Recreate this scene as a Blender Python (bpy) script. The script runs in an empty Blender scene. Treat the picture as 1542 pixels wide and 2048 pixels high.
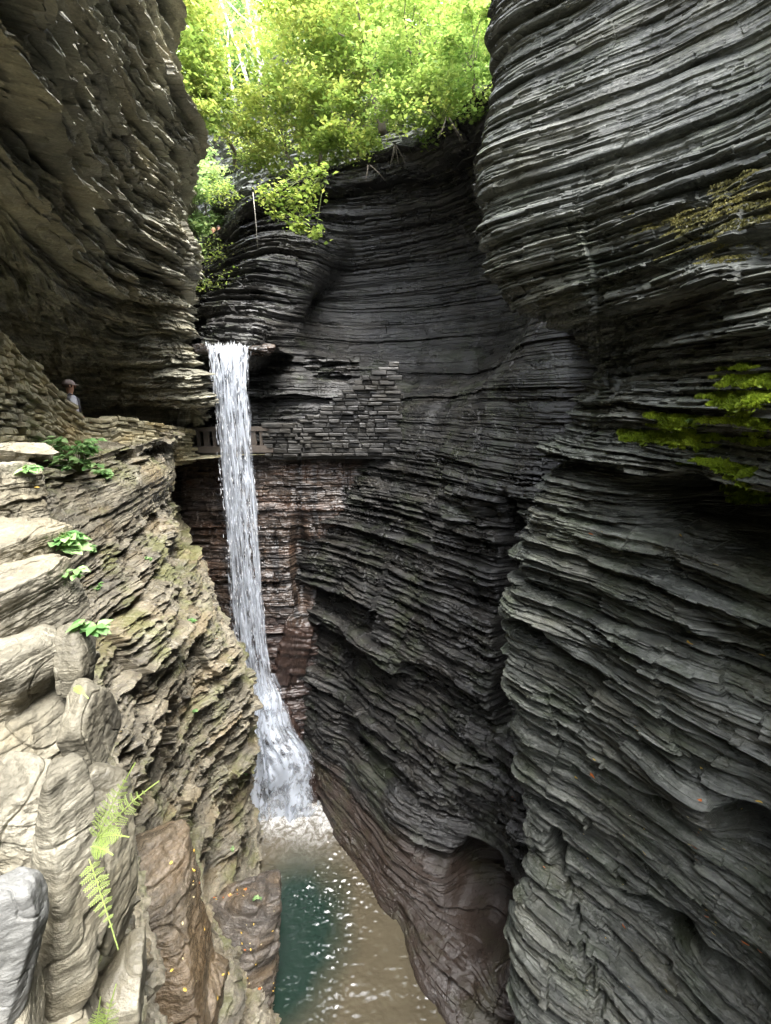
import bpy, bmesh, math, random
import numpy as np
from mathutils import Vector, Matrix
random.seed(7); RNG = np.random.default_rng(11)
C = bpy.context.scene.collection
PI = math.pi
# ------------------------------------------------------------------ camera model
F, CX, CY, TH = 949.0, 771.0, 1024.0, math.radians(14.0)
cT, sT = math.cos(TH), math.sin(TH)
def at(px, py, d):
    """world point seen at photo pixel (px,py) at horizontal distance d ahead"""
    u = (px-CX)/F; v = (CY-py)/F
    t = d/(cT+v*sT)
    return (u*t, d, t*(v*cT-sT))
def ray(px, py):
    u = (px-CX)/F; v = (CY-py)/F
    return Vector((u, cT+v*sT, v*cT-sT)).normalized()

# ------------------------------------------------------------------ noise
_perm = np.tile(RNG.permutation(256), 2); _val = RNG.random(256)*2-1
def noise3(x, y, z):
    x, y, z = np.broadcast_arrays(np.asarray(x, float), np.asarray(y, float), np.asarray(z, float))
    ix, iy, iz = np.floor(x).astype(np.int64), np.floor(y).astype(np.int64), np.floor(z).astype(np.int64)
    fx, fy, fz = x-ix, y-iy, z-iz
    sm = lambda t: t*t*t*(t*(t*6-15)+10)
    u, v, w = sm(fx), sm(fy), sm(fz)
    def h(a, b, c): return _val[_perm[(_perm[(_perm[a & 255]+b) & 255]+c) & 255]]
    def l(a, b, t): return a+(b-a)*t
    return l(l(l(h(ix, iy, iz), h(ix+1, iy, iz), u), l(h(ix, iy+1, iz), h(ix+1, iy+1, iz), u), v),
             l(l(h(ix, iy, iz+1), h(ix+1, iy, iz+1), u), l(h(ix, iy+1, iz+1), h(ix+1, iy+1, iz+1), u), v), w)
def fbm(x, y, z, o=4, lac=2.03, g=.5):
    s = 0; a = 1.0; n = 0
    for i in range(o):
        s = s+a*noise3(x+17.1*i, y-9.7*i, z+3.3*i); n += a; a *= g; x = x*lac; y = y*lac; z = z*lac
    return s/n
def hsh(a, b=0, c=0):
    a = np.asarray(a).astype(np.int64); b = np.asarray(b).astype(np.int64)
    return (_val[_perm[(_perm[(_perm[a & 255]+b) & 255]+c) & 255]]+1)/2
def gsmooth(a, sig, axis=0):
    r = int(max(1, 3*sig)); k = np.exp(-.5*(np.arange(-r, r+1)/sig)**2); k /= k.sum()
    p = [(0, 0)]*a.ndim; p[axis] = (r, r)
    b = np.pad(a, p, mode='edge')
    return np.apply_along_axis(lambda m: np.convolve(m, k, 'valid'), axis, b)

# ------------------------------------------------------------------ object helpers
def tag(o, label=None, cat=None, group=None, kind=None):
    if label: o['label'] = label
    if cat: o['category'] = cat
    if group: o['group'] = group
    if kind: o['kind'] = kind
    return o
def empty(name, loc=(0, 0, 0), rz=0.0):
    o = bpy.data.objects.new(name, None); C.objects.link(o); o.location = loc; o.rotation_euler = (0, 0, rz)
    o.empty_display_size = .1
    return o
def mesh_np(name, V, faces, mat, parent=None, smooth=False, attr=None):
    """V (n,3), faces (m,k) array of equal length polygons"""
    V = np.ascontiguousarray(V, np.float32); Fc = np.ascontiguousarray(faces, np.int32); m, k = Fc.shape
    me = bpy.data.meshes.new(name)
    me.vertices.add(len(V)); me.vertices.foreach_set('co', V.ravel())
    me.loops.add(m*k); me.loops.foreach_set('vertex_index', Fc.ravel())
    me.polygons.add(m); me.polygons.foreach_set('loop_start', np.arange(0, m*k, k, dtype=np.int32))
    try: me.polygons.foreach_set('loop_total', np.full(m, k, np.int32))
    except Exception: pass
    me.update(calc_edges=True)
    me.polygons.foreach_set('use_smooth', np.full(m, smooth, bool))
    if attr is not None:
        a = me.attributes.new('tint', 'FLOAT', 'POINT'); a.data.foreach_set('value', np.ascontiguousarray(attr, np.float32))
    if mat: me.materials.append(mat)
    o = bpy.data.objects.new(name, me); C.objects.link(o)
    if parent: o.parent = parent
    return o
def grid_faces(nr, nc):
    i = np.arange(nr*nc).reshape(nr, nc)
    return np.stack([i[:-1, :-1], i[1:, :-1], i[1:, 1:], i[:-1, 1:]], -1).reshape(-1, 4)
class MB:
    """collects polygons of mixed size, linked as one mesh"""
    def __init__(s): s.v = []; s.f = []; s.sm = []
    def add(s, vs, fs, smooth=False):
        b = len(s.v); s.v += [tuple(p) for p in vs]
        for f in fs: s.f.append([b+i for i in f]); s.sm.append(smooth)
    def box(s, c, size, rz=0, jit=0):
        cx, cy, cz = c; hx, hy, hz = [q/2 for q in size]; co, si = math.cos(rz), math.sin(rz); vs = []
        for z in (-hz, hz):
            for x, y in ((-hx, -hy), (hx, -hy), (hx, hy), (-hx, hy)):
                x += random.uniform(-jit, jit); y += random.uniform(-jit, jit); zz = z+random.uniform(-jit, jit)
                vs.append((cx+x*co-y*si, cy+x*si+y*co, cz+zz))
        s.add(vs, [(0, 3, 2, 1), (4, 5, 6, 7), (0, 1, 5, 4), (1, 2, 6, 5), (2, 3, 7, 6), (3, 0, 4, 7)])
    def tube(s, pts, rads, n=7):
        pts = [Vector(p) for p in pts]; vs = []; fs = []
        if not hasattr(rads, '__len__'): rads = [rads]*len(pts)
        for i, p in enumerate(pts):
            d = (pts[min(i+1, len(pts)-1)]-pts[max(i-1, 0)]).normalized()
            a = d.cross(Vector((0.3, 0.2, 1)) if abs(d.z) < .9 else Vector((1, 0.1, 0))).normalized(); b = d.cross(a)
            for k in range(n):
                an = 2*PI*k/n; vs.append(p+(a*math.cos(an)+b*math.sin(an))*rads[i])
        for i in range(len(pts)-1):
            for k in range(n):
                q = (k+1) % n; fs.append((i*n+k, i*n+q, (i+1)*n+q, (i+1)*n+k))
        fs.append(tuple(range(n))[::-1]); fs.append(tuple(range((len(pts)-1)*n, len(pts)*n)))
        s.add(vs, fs, True)
    def build(s, name, mat, parent=None):
        me = bpy.data.meshes.new(name); me.from_pydata(s.v, [], s.f); me.update()
        me.polygons.foreach_set('use_smooth', s.sm)
        if mat: me.materials.append(mat)
        o = bpy.data.objects.new(name, me); C.objects.link(o)
        if parent: o.parent = parent
        return o

# ------------------------------------------------------------------ materials
def new_mat(name):
    m = bpy.data.materials.new(name); m.use_nodes = True; nt = m.node_tree
    return m, nt, nt.nodes['Principled BSDF']
def N(nt, typ, **kw):
    n = nt.nodes.new(typ)
    for k, v in kw.items(): setattr(n, k, v)
    return n
def L(nt, a, b): nt.links.new(a, b)
def noise_node(nt, vec, scale, detail=4, rough=.55, dist=0.0):
    n = N(nt, 'ShaderNodeTexNoise'); n.inputs['Scale'].default_value = scale; n.inputs['Detail'].default_value = detail
    n.inputs['Roughness'].default_value = rough; n.inputs['Distortion'].default_value = dist
    if vec is not None: L(nt, vec, n.inputs['Vector'])
    return n.outputs['Fac']
def mapping(nt, vec, scale=(1, 1, 1), rot=(0, 0, 0), loc=(0, 0, 0)):
    n = N(nt, 'ShaderNodeMapping'); n.inputs['Scale'].default_value = scale; n.inputs['Rotation'].default_value = rot
    n.inputs['Location'].default_value = loc
    L(nt, vec, n.inputs['Vector']); return n.outputs['Vector']
def ramp(nt, fac, stops):
    n = N(nt, 'ShaderNodeValToRGB'); cr = n.color_ramp
    while len(cr.elements) < len(stops): cr.elements.new(.5)
    for e, (p, c) in zip(cr.elements, stops):
        e.position = p; e.color = (c, c, c, 1) if not hasattr(c, '__len__') else (*c, 1)
    L(nt, fac, n.inputs['Fac']); return n.outputs['Color']
def mix(nt, fac, a, b, mode='MIX'):
    n = N(nt, 'ShaderNodeMix', data_type='RGBA', blend_type=mode)
    for sock, v in ((n.inputs[0], fac), (n.inputs[6], a), (n.inputs[7], b)):
        if hasattr(v, 'is_output') or isinstance(v, bpy.types.NodeSocket): L(nt, v, sock)
        elif sock == n.inputs[0]: sock.default_value = v
        else: sock.default_value = (*v, 1)
    return n.outputs[2]
def math_n(nt, op, a, b=0.0, c=None):
    n = N(nt, 'ShaderNodeMath', operation=op)
    for i, v in enumerate((a, b) if c is None else (a, b, c)):
        if isinstance(v, bpy.types.NodeSocket): L(nt, v, n.inputs[i])
        else: n.inputs[i].default_value = v
    return n.outputs[0]
def rock_mat(name, dark, mid, light, tan=(.25, .19, .1), tan_amt=.35, band=9.0, rough=(.35, .8), bump=.35,
             moss=0.0, moss_col=(.06, .09, .02), low_brown=None, brown_z=-13.0, spec=.5, streak=0.0):
    m, nt, P = new_mat(name)
    g = N(nt, 'ShaderNodeNewGeometry'); pos = g.outputs['Position']
    wob = noise_node(nt, pos, .45, 3)
    sep = N(nt, 'ShaderNodeSeparateXYZ'); L(nt, pos, sep.inputs[0])
    bandn = noise_node(nt, mapping(nt, pos, (.5, .5, band)), 1.0, 5, .62, .15)
    fine = noise_node(nt, mapping(nt, pos, (2.5, 2.5, band*3.2)), 1.0, 5, .6)
    blot = noise_node(nt, pos, 1.3, 5, .6)
    speck = noise_node(nt, pos, 22, 4, .7)
    a = math_n(nt, 'MULTIPLY', bandn, .5); b = math_n(nt, 'MULTIPLY', fine, .3); c = math_n(nt, 'MULTIPLY', blot, .2)
    f = math_n(nt, 'ADD', math_n(nt, 'ADD', a, b), c)
    col = ramp(nt, f, [(.36, dark), (.5, mid), (.64, light)])
    tf = ramp(nt, noise_node(nt, mapping(nt, pos, (.6, .6, 2.0)), 1.0, 4, .6), [(.48, 0.0), (.66, tan_amt)])
    col = mix(nt, tf, col, tan)
    col = mix(nt, ramp(nt, speck, [(.3, .45), (.62, 0.0)]), col, tuple(q*.45 for q in dark))
    # pale mineral flecks
    col = mix(nt, ramp(nt, noise_node(nt, mapping(nt, pos, (7, 7, 14)), 1.0, 3, .7), [(.6, 0.0), (.74, .4)]), col, tuple(min(1, q*1.5) for q in light))
    if streak:
        st = noise_node(nt, mapping(nt, pos, (3.2, 3.2, .12)), 1.0, 4, .6)
        col = mix(nt, ramp(nt, st, [(.5, 0.0), (.62, streak)]), col, tuple(q*.5 for q in dark))
    if low_brown:
        z = math_n(nt, 'ADD', sep.outputs['Z'], math_n(nt, 'MULTIPLY', wob, 2.2))
        lf = ramp(nt, math_n(nt, 'MULTIPLY_ADD', z, -.45, .45*(brown_z+1.1)+.5), [(.35, 0.0), (.6, .9)])
        col = mix(nt, lf, col, mix(nt, blot, tuple(q*.6 for q in low_brown), tuple(q*1.35 for q in low_brown)))
    if moss:
        nz = N(nt, 'ShaderNodeSeparateXYZ'); L(nt, g.outputs['Normal'], nz.inputs[0])
        mf = math_n(nt, 'MULTIPLY', ramp(nt, nz.outputs['Z'], [(.15, 0.0), (.6, 1.0)]), ramp(nt, noise_node(nt, pos, .9, 5, .65), [(.5, 0.0), (.62, moss)]))
        col = mix(nt, mf, col, mix(nt, speck, tuple(q*.6 for q in moss_col), tuple(q*1.7 for q in moss_col)))
    L(nt, col, P.inputs['Base Color'])
    rr = ramp(nt, noise_node(nt, mapping(nt, pos, (1, 1, 2.5)), 1.1, 4, .6), [(.38, rough[0]), (.62, rough[1])])
    L(nt, rr, P.inputs['Roughness'])
    P.inputs['Specular IOR Level'].default_value = spec
    bm = N(nt, 'ShaderNodeBump'); bm.inputs['Strength'].default_value = bump; bm.inputs['Distance'].default_value = .05
    hgt = math_n(nt, 'ADD', math_n(nt, 'MULTIPLY', fine, 1.0), math_n(nt, 'MULTIPLY', noise_node(nt, mapping(nt, pos, (14, 14, 30)), 1.0, 5, .65), .8))
    L(nt, hgt, bm.inputs['Height']); L(nt, bm.outputs['Normal'], P.inputs['Normal'])
    return m
def leaf_mat(name, c0, c1, c2, trans=.5):
    m, nt, P = new_mat(name); out = nt.nodes['Material Output']
    at_ = N(nt, 'ShaderNodeAttribute'); at_.attribute_name = 'tint'
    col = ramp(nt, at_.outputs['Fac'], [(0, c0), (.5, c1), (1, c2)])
    L(nt, col, P.inputs['Base Color']); P.inputs['Roughness'].default_value = .45
    P.inputs['Specular IOR Level'].default_value = .35
    tr = N(nt, 'ShaderNodeBsdfTranslucent')
    cc = mix(nt, 1.0, col, (1.0, 1.0, .75), 'MULTIPLY'); L(nt, cc, tr.inputs['Color'])
    mx = N(nt, 'ShaderNodeMixShader'); mx.inputs[0].default_value = trans
    L(nt, P.outputs[0], mx.inputs[1]); L(nt, tr.outputs[0], mx.inputs[2]); L(nt, mx.outputs[0], out.inputs['Surface'])
    return m
def flat_mat(name, col, rough=.7, nscale=8, var=.35):
    m, nt, P = new_mat(name)
    tc = N(nt, 'ShaderNodeTexCoord')
    f = noise_node(nt, tc.outputs['Object'], nscale, 5, .6)
    L(nt, mix(nt, f, tuple(q*(1-var) for q in col), tuple(min(1, q*(1+var)) for q in col)), P.inputs['Base Color'])
    P.inputs['Roughness'].default_value = rough
    bm = N(nt, 'ShaderNodeBump'); bm.inputs['Strength'].default_value = .2; L(nt, f, bm.inputs['Height']); L(nt, bm.outputs['Normal'], P.inputs['Normal'])
    return m

M = {}
M['left'] = rock_mat('olive_shale', (.055, .053, .04), (.26, .248, .185), (.56, .53, .39), tan=(.34, .28, .16), tan_amt=.4, band=6, rough=(.4, .75), bump=.6)
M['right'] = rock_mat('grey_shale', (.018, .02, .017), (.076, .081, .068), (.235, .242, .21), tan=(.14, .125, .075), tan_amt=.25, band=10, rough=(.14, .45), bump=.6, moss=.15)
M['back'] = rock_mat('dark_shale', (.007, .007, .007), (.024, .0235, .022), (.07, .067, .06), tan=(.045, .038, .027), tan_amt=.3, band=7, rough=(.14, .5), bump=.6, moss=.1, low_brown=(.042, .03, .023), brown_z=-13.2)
M['fallwall'] = rock_mat('brown_shale', (.012, .01, .009), (.05, .036, .027), (.11, .078, .055), tan=(.1, .05, .028), tan_amt=.5, band=5, rough=(.18, .5), streak=.8, low_brown=(.045, .028, .022), brown_z=-8)
M['butt'] = rock_mat('tan_shale', (.045, .04, .03), (.17, .15, .108), (.36, .325, .24), tan=(.28, .21, .11), tan_amt=.5, band=7, rough=(.15, .6), bump=.6, moss=.55, moss_col=(.1, .11, .03))
M['pale'] = rock_mat('pale_limestone', (.065, .058, .04), (.175, .16, .118), (.31, .29, .225), tan=(.22, .18, .1), tan_amt=.5, band=4, rough=(.55, .95), bump=.6)
M['greyrock'] = rock_mat('grey_stone', (.06, .053, .038), (.17, .155, .112), (.31, .29, .22), tan=(.32, .26, .14), tan_amt=.4, band=2, rough=(.5, .9), bump=.45)
M['whiterock'] = rock_mat('white_stone', (.1, .1, .09), (.19, .19, .178), (.3, .3, .28), tan=(.5, .47, .38), tan_amt=.3, band=2, rough=(.5, .9), bump=.35)
M['wetrock'] = rock_mat('wet_brown_rock', (.035, .028, .02), (.12, .096, .064), (.26, .21, .15), tan=(.2, .13, .065), tan_amt=.5, band=5, rough=(.08, .35), bump=.8)
M['wetgrey'] = rock_mat('wet_grey_rock', (.03, .026, .022), (.1, .085, .07), (.22, .19, .155), tan=(.3, .2, .1), tan_amt=.4, band=3, rough=(.1, .35), bump=.8)
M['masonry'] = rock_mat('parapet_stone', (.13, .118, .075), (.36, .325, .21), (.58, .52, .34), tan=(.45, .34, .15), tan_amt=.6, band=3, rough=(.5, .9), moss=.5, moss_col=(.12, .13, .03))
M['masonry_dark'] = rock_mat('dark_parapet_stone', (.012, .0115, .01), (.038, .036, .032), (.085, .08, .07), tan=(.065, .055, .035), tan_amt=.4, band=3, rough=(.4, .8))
M['soil'] = rock_mat('forest_floor', (.02, .016, .01), (.06, .045, .025), (.13, .1, .055), tan=(.1, .12, .03), tan_amt=.7, band=1.5, rough=(.7, .95))
M['wood'] = flat_mat('weathered_wood', (.075, .06, .047), .75, 12)
M['bark'] = flat_mat('tree_bark', (.12, .1, .075), .85, 14)
M['palebark'] = flat_mat('pale_bark', (.4, .38, .32), .8, 10)
M['leafY'] = leaf_mat('yellow_green_leaves', (.15, .24, .06), (.29, .38, .1), (.52, .53, .17), .52)
M['leafG'] = leaf_mat('green_leaves', (.12, .22, .06), (.25, .37, .1), (.45, .53, .18), .5)
M['leafD'] = leaf_mat('dark_leaves', (.015, .04, .012), (.04, .085, .025), (.09, .14, .04), .35)
M['leafP'] = leaf_mat('pale_green_leaves', (.2, .33, .13), (.3, .42, .19), (.47, .56, .28), .5)
M['leafB'] = leaf_mat('bright_plant_leaves', (.09, .2, .06), (.19, .35, .12), (.4, .55, .25), .4)
M['fern'] = leaf_mat('fern_green', (.26, .38, .08), (.44, .58, .16), (.6, .7, .28), .45)
M['mossm'] = leaf_mat('moss_green', (.12, .17, .015), (.28, .38, .03), (.5, .6, .06), .25)
M['mosso'] = leaf_mat('ochre_moss', (.08, .08, .03), (.18, .165, .055), (.32, .28, .09), .1)
M['fernstalk'] = flat_mat('fern_stalk', (.3, .38, .1), .6)
M['stem'] = flat_mat('green_stem', (.14, .17, .05), .7)

# ------------------------------------------------------------------ rock walls
def strata(s, x, y, z, seed, layers, dipamp=.08, wob=.13):
    zz = z+dipamp*fbm(x*.22+seed, y*.22, z*.1, 2)+.02*noise3(s*1.7, z*.5, seed)
    tot = np.zeros_like(z)
    for li, (th, amp, joint) in enumerate(layers):
        r = np.random.default_rng(seed*31+li)
        b = np.cumsum(np.concatenate([[-24.0], th*(.3+1.5*r.random(int(56/th)+40)**1.6)]))
        zl = zz+th*wob*noise3(s/(joint*2.6), z/(th*3.5), li+seed)+th*.1*noise3(s/(joint*.35), z/th, li+7.7)
        k = np.searchsorted(b, zl)-1; k = np.clip(k, 0, len(b)-2)
        fr = (zl-b[k])/(b[k+1]-b[k])
        hk = r.random(len(b)); hk2 = r.random(len(b)); hk3 = r.random(len(b))
        n = noise3(s/(joint*1.6), k*7.313+seed, 0.5)
        sw = s+joint*.3*noise3(s/joint, z/th*.7, 5.5+li)
        q = sw/(joint*(.45+1.3*hk2[k]**1.5))+hk3[k]*40; cell = np.floor(q)
        rc = hsh(cell, k, li+seed % 50); rt = hsh(cell+91, k, li+3)
        off = amp*(.55*n+.95*(rc-.5)+.9*(hk[k]-.5)+1.1*(rt-.5)*(q-cell-.5))
        notch = np.abs(2*fr-1)**6
        off = off-amp*.9*notch*hk3[k]**1.3
        off = off-amp*.7*(fr-.45)*(.2+hk2[k])
        # chipped edges
        ch = noise3(s/(joint*.22), zl/(th*.6), li+2.2+seed); off = off-amp*.4*np.clip(ch-.2, 0, 1)
        tot = tot+off
    return tot
def interp_cols(cols, z):
    """each column a list of world points; returns x,y arrays (nz, ncols) smoothed along z"""
    X, Y = [], []
    for c in cols:
        c = sorted(c, key=lambda p: p[2]); zc = [p[2] for p in c]
        X.append(np.interp(z, zc, [p[0] for p in c])); Y.append(np.interp(z, zc, [p[1] for p in c]))
    return np.array(X).T, np.array(Y).T
def hermite(T, A, t):
    """A (nz, ncols) values at knots T; evaluate at t"""
    m = np.zeros_like(A); m[:, 1:-1] = (A[:, 2:]-A[:, :-2])/(T[2:]-T[:-2]); m[:, 0] = (A[:, 1]-A[:, 0])/(T[1]-T[0]); m[:, -1] = (A[:, -1]-A[:, -2])/(T[-1]-T[-2])
    i = np.clip(np.searchsorted(T, t, side='right')-1, 0, len(T)-2); h = T[i+1]-T[i]; q = (t-T[i])/h
    return (2*q**3-3*q**2+1)*A[:, i]+(q**3-2*q**2+q)*h*m[:, i]+(-2*q**3+3*q**2)*A[:, i+1]+(q**3-q**2)*h*m[:, i+1]
WALLS = {}
def wall(name, cols, z0, z1, dz, spans, mat, seed, layers, side=1, smooth_z=.12, ampf=None, dents=(), rough=.02, cap=None, big=.25, label=None, caprows=60):
    """cols: world point lists; spans: number of grid columns between consecutive control columns; side: +1/-1 flips the outward normal"""
    z = np.arange(z1, z0, -dz)
    X, Y = interp_cols(cols, z)
    sg = smooth_z/dz
    X = gsmooth(X, sg); Y = gsmooth(Y, sg)
    xm, ym = X.mean(0), Y.mean(0)
    T = np.concatenate([[0], np.cumsum(np.hypot(np.diff(xm), np.diff(ym)))])
    t = np.concatenate([np.linspace(T[i], T[i+1], n, endpoint=False) for i, n in enumerate(spans)]+[[T[-1]]])
    GX, GY = hermite(T, X, t), hermite(T, Y, t); GZ = np.repeat(z[:, None], len(t), 1)
    if cap is not None:
        # rows running inward from the top contour to an inner contour
        cx = np.interp(t, T, [c[0] for c in cap]); cy = np.interp(t, T, [c[1] for c in cap]); cz = np.interp(t, T, [c[2] for c in cap])
        q = np.linspace(1, 0, caprows, endpoint=False)[:, None]
        CXX = GX[0]+(cx-GX[0])*q; CYY = GY[0]+(cy-GY[0])*q; CZZ = z1+(cz-z1)*q
        GX = np.vstack([CXX, GX]); GY = np.vstack([CYY, GY]); GZ = np.vstack([CZZ, GZ])
    S = np.repeat(t[None], GX.shape[0], 0)
    P = np.stack([GX, GY, GZ], -1)
    gx, gy, gz = gsmooth(GX, 5), gsmooth(GY, 5), gsmooth(GZ, 5)
    Pb = np.stack([gx, gy, gz], -1)
    du = np.gradient(Pb, axis=1); dv = np.gradient(Pb, axis=0)
    n = np.cross(du, dv)*side; n /= np.linalg.norm(n, axis=-1, keepdims=True)+1e-9
    n = gsmooth(n, 4, 1)
    n /= np.linalg.norm(n, axis=-1, keepdims=True)+1e-9
    # bedding steps act mostly sideways on steep parts
    nh = n.copy(); nh[..., 2] *= .45; nh /= np.linalg.norm(nh, axis=-1, keepdims=True)+1e-9
    A = 1.0 if ampf is None else ampf(GX, GY, GZ, S)
    d = strata(S, GX, GY, GZ, seed, layers)*A
    d = d+big*fbm(GX*.35+seed, GY*.35, GZ*.25, 3)
    d = d+rough*fbm(GX*5, GY*5, GZ*9, 4)*(.5+.5*A)
    for (c, r, dep) in dents:
        c = np.array(c); rr = (((GX-c[0])/r[0])**2+((GY-c[1])/r[1])**2+((GZ-c[2]+.1*noise3(S*2, 0, 3.3))/r[2])**2)
        d = d-dep*np.exp(-rr**2)
    if cap is not None:
        w = np.ones(GX.shape[0]); w[:caprows] = np.linspace(.0, 1, caprows); d = d*w[:, None]
        GZ = GZ.copy(); P[:caprows, :, 2] += .1*fbm(GX[:caprows]*2.2, GY[:caprows]*2.2, 0*GX[:caprows]+seed, 4)*(1-np.abs(np.linspace(-1, 1, caprows)))[:, None]
    V = P+nh*d[..., None]
    nr, nc = GX.shape
    fc = grid_faces(nr, nc)
    if side < 0: fc = fc[:, ::-1]
    o = mesh_np(name, V.reshape(-1, 3), fc, mat)
    tag(o, label, 'cliff' if label else None, None, 'structure')
    WALLS[name] = (o, V, n)
    return o
def col(*pts):
    return [at(*p) for p in pts]
def W(x, y, *zs):
    return [(x, y, z) for z in (zs or (0,))]
def shift(c, dx, dy): return [(p[0]+dx, p[1]+dy, p[2]) for p in c]

LAY_R = [(1.3, .17, 4.0), (.5, .15, 2.4), (.2, .1, 1.5), (.09, .09, 1.0), (.042, .045, .6)]
LAY_L = [(1.1, .28, 2.6), (.4, .18, 1.5), (.17, .14, 1.0), (.08, .09, .6), (.04, .04, .3)]
LAY_B = [(1.5, .30, 4.5), (.5, .18, 2.6), (.2, .14, 1.5), (.09, .09, .9)]
LAY_C = [(1.0, .26, 2.0), (.36, .17, 1.1), (.14, .11, .6), (.06, .055, .3), (.03, .02, .12)]

# --- right wall in front
R1 = col((985, -200, 8.5), (985, 0, 8.5), (980, 200, 8.5), (965, 300, 8.3), (958, 450, 8), (980, 540, 8), (1000, 590, 8), (1090, 650, 8), (1165, 700, 8), (1170, 740, 8),
         (1150, 800, 7.8), (1140, 860, 7.8), (1080, 895, 7.6), (1045, 980, 7.6), (1018, 1100, 7.7), (1008, 1250, 7.8), (1012, 1400, 7.8), (1024, 1600, 7.6), (1040, 1800, 7.2), (1052, 2048, 6.6), (1052, 2350, 6.6))
R2 = col((1180, -200, 7.5), (1180, 100, 7.35), (1170, 300, 7.0), (1165, 450, 6.6), (1200, 600, 6.35), (1240, 690, 6.5), (1245, 740, 6.5), (1230, 800, 6.4), (1215, 880, 6.3), (1190, 1000, 6.3),
         (1180, 1200, 6.4), (1180, 1400, 6.5), (1190, 1600, 6.45), (1210, 1800, 6.2), (1230, 2048, 5.7), (1230, 2350, 5.6))
R3 = col((1370, -300, 6.7), (1370, 100, 6.5), (1370, 280, 6.0), (1370, 420, 5.4), (1380, 560, 4.95), (1385, 700, 4.95), (1380, 850, 4.95), (1380, 1000, 5.1), (1380, 1150, 5.2), (1370, 1300, 5.1), (1370, 1500, 5.2),
         (1380, 1700, 5.2), (1390, 2048, 4.9), (1390, 2350, 4.8))
R4 = col((1580, -400, 5.9), (1580, 50, 5.6), (1580, 250, 4.9), (1580, 400, 4.2), (1580, 560, 3.9), (1580, 700, 3.85), (1580, 850, 3.85), (1580, 1000, 4.0), (1580, 1150, 4.1), (1580, 1300, 4.1), (1580, 1500, 4.2), (1580, 1750, 4.3), (1580, 2048, 4.1), (1580, 2350, 4.0))
R0 = shift(R1, 1.1, 1.2); R00 = shift(R1, 3.0, 5.0)
def ampR(X, Y, Z, S):
    up = 1/(1+np.exp(-(Z-2.2)*2.0))       # smooth scoured upper bulge
    return 1.0-.86*up*(1-.35*np.clip(noise3(X*.5, Y*.5, Z*.9)+.3, 0, 1))
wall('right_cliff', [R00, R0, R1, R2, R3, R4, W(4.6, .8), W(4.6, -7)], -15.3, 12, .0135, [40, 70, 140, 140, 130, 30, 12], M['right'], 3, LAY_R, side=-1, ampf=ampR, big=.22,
     dents=[(at(1480, 1070, 4.6), (1.2, 1.5, .4), 1.1), (at(1545, 445, 3.9), (.5, .7, .2), .5), (at(1330, 985, 5.4), (.9, .8, .12), .5)]+[(at(1095+q*17, 1700+q*48, 6.9-q*.15), (.05, .5, .2), .2) for q in range(8)]+[(at(1240+q*60, 1850+q*40, 5.7-q*.3), (.4, .4, .13), .5) for q in range(5)]+[(at(1060, 1250, 7.5), (.5, .5, .12), .4), (at(1520, 1690, 4.5), (.4, .5, .5), .8),
            (at(1260, 1560, 6.0), (.9, .9, .14), .35), (at(1100, 1720, 6.9), (.12, .5, .35), .8), (at(1300, 1880, 5.4), (.5, .5, .3), .45), (at(1500, 1290, 4.6), (.5, .7, .15), .35),
            (at(1150, 1300, 7), (.8, .8, .2), .3)],
     cap=[(9, 12, 13)]*3+[(9, 8, 13), (10, 6, 13), (11, 4, 13), (12, 1, 13), (12, -7, 13)], label='tall grey shale cliff with overhanging scoured upper wall, right of the gorge')

# --- left overhanging cliff above the path
A1 = col((318, -150, 13.5), (335, 0, 13.5), (345, 60, 13.5), (358, 130, 13.5), (388, 235, 13.5), (376, 330, 13.5), (371, 400, 13.5), (377, 500, 13.5), (382, 600, 13.5), (376, 690, 13.6), (388, 760, 13.8), (405, 832, 14.2), (400, 852, 17.4), (400, 950, 17.6))
A2 = col((240, -200, 9.8), (245, 0, 9.8), (250, 250, 10), (255, 400, 10.3), (258, 550, 11), (260, 680, 12.6), (262, 780, 13.8), (262, 830, 14.4), (262, 852, 15.6), (262, 930, 15.8))
A3 = col((110, -250, 6.6), (115, 150, 6.6), (120, 400, 7.2), (125, 560, 8.6), (128, 660, 10.8), (130, 760, 12.4), (130, 850, 12.8), (130, 930, 13))
A4 = col((-20, -300, 4.4), (-20, 100, 4.4), (-15, 350, 4.9), (-10, 480, 6.2), (-10, 600, 8.4), (-10, 700, 9.8), (-10, 850, 10.2))
A0 = [(p[0]-1.2, p[1]+2.6, p[2]) for p in A1]
wall('left_cliff', [W(-12, 34), W(-9, 22), A0, A1, A2, A3, A4, [(-6.2, 2, -2), (-4.6, 2, 1.2), (-4.1, 2, 4), (-3.9, 2, 12)], [(-6.2, -6, -2), (-5, -6, 3), (-4.2, -6, 12)]], -2.6, 12, .02, [20, 20, 50, 150, 130, 110, 50, 12], M['left'], 5, LAY_L, side=1,
     big=.3, rough=.035, cap=[(-20, 34, 14), (-18, 22, 14), (-14, 17, 14), (-12, 14, 14), (-12, 11, 14), (-12, 8, 14), (-12, 5, 14), (-12, 2, 14), (-12, -6, 14)],
     dents=[(at(380, 835, 14), (3.5, 1.5, .28), .7)], label='dark olive overhanging shale cliff above the path, left of the waterfall')

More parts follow.
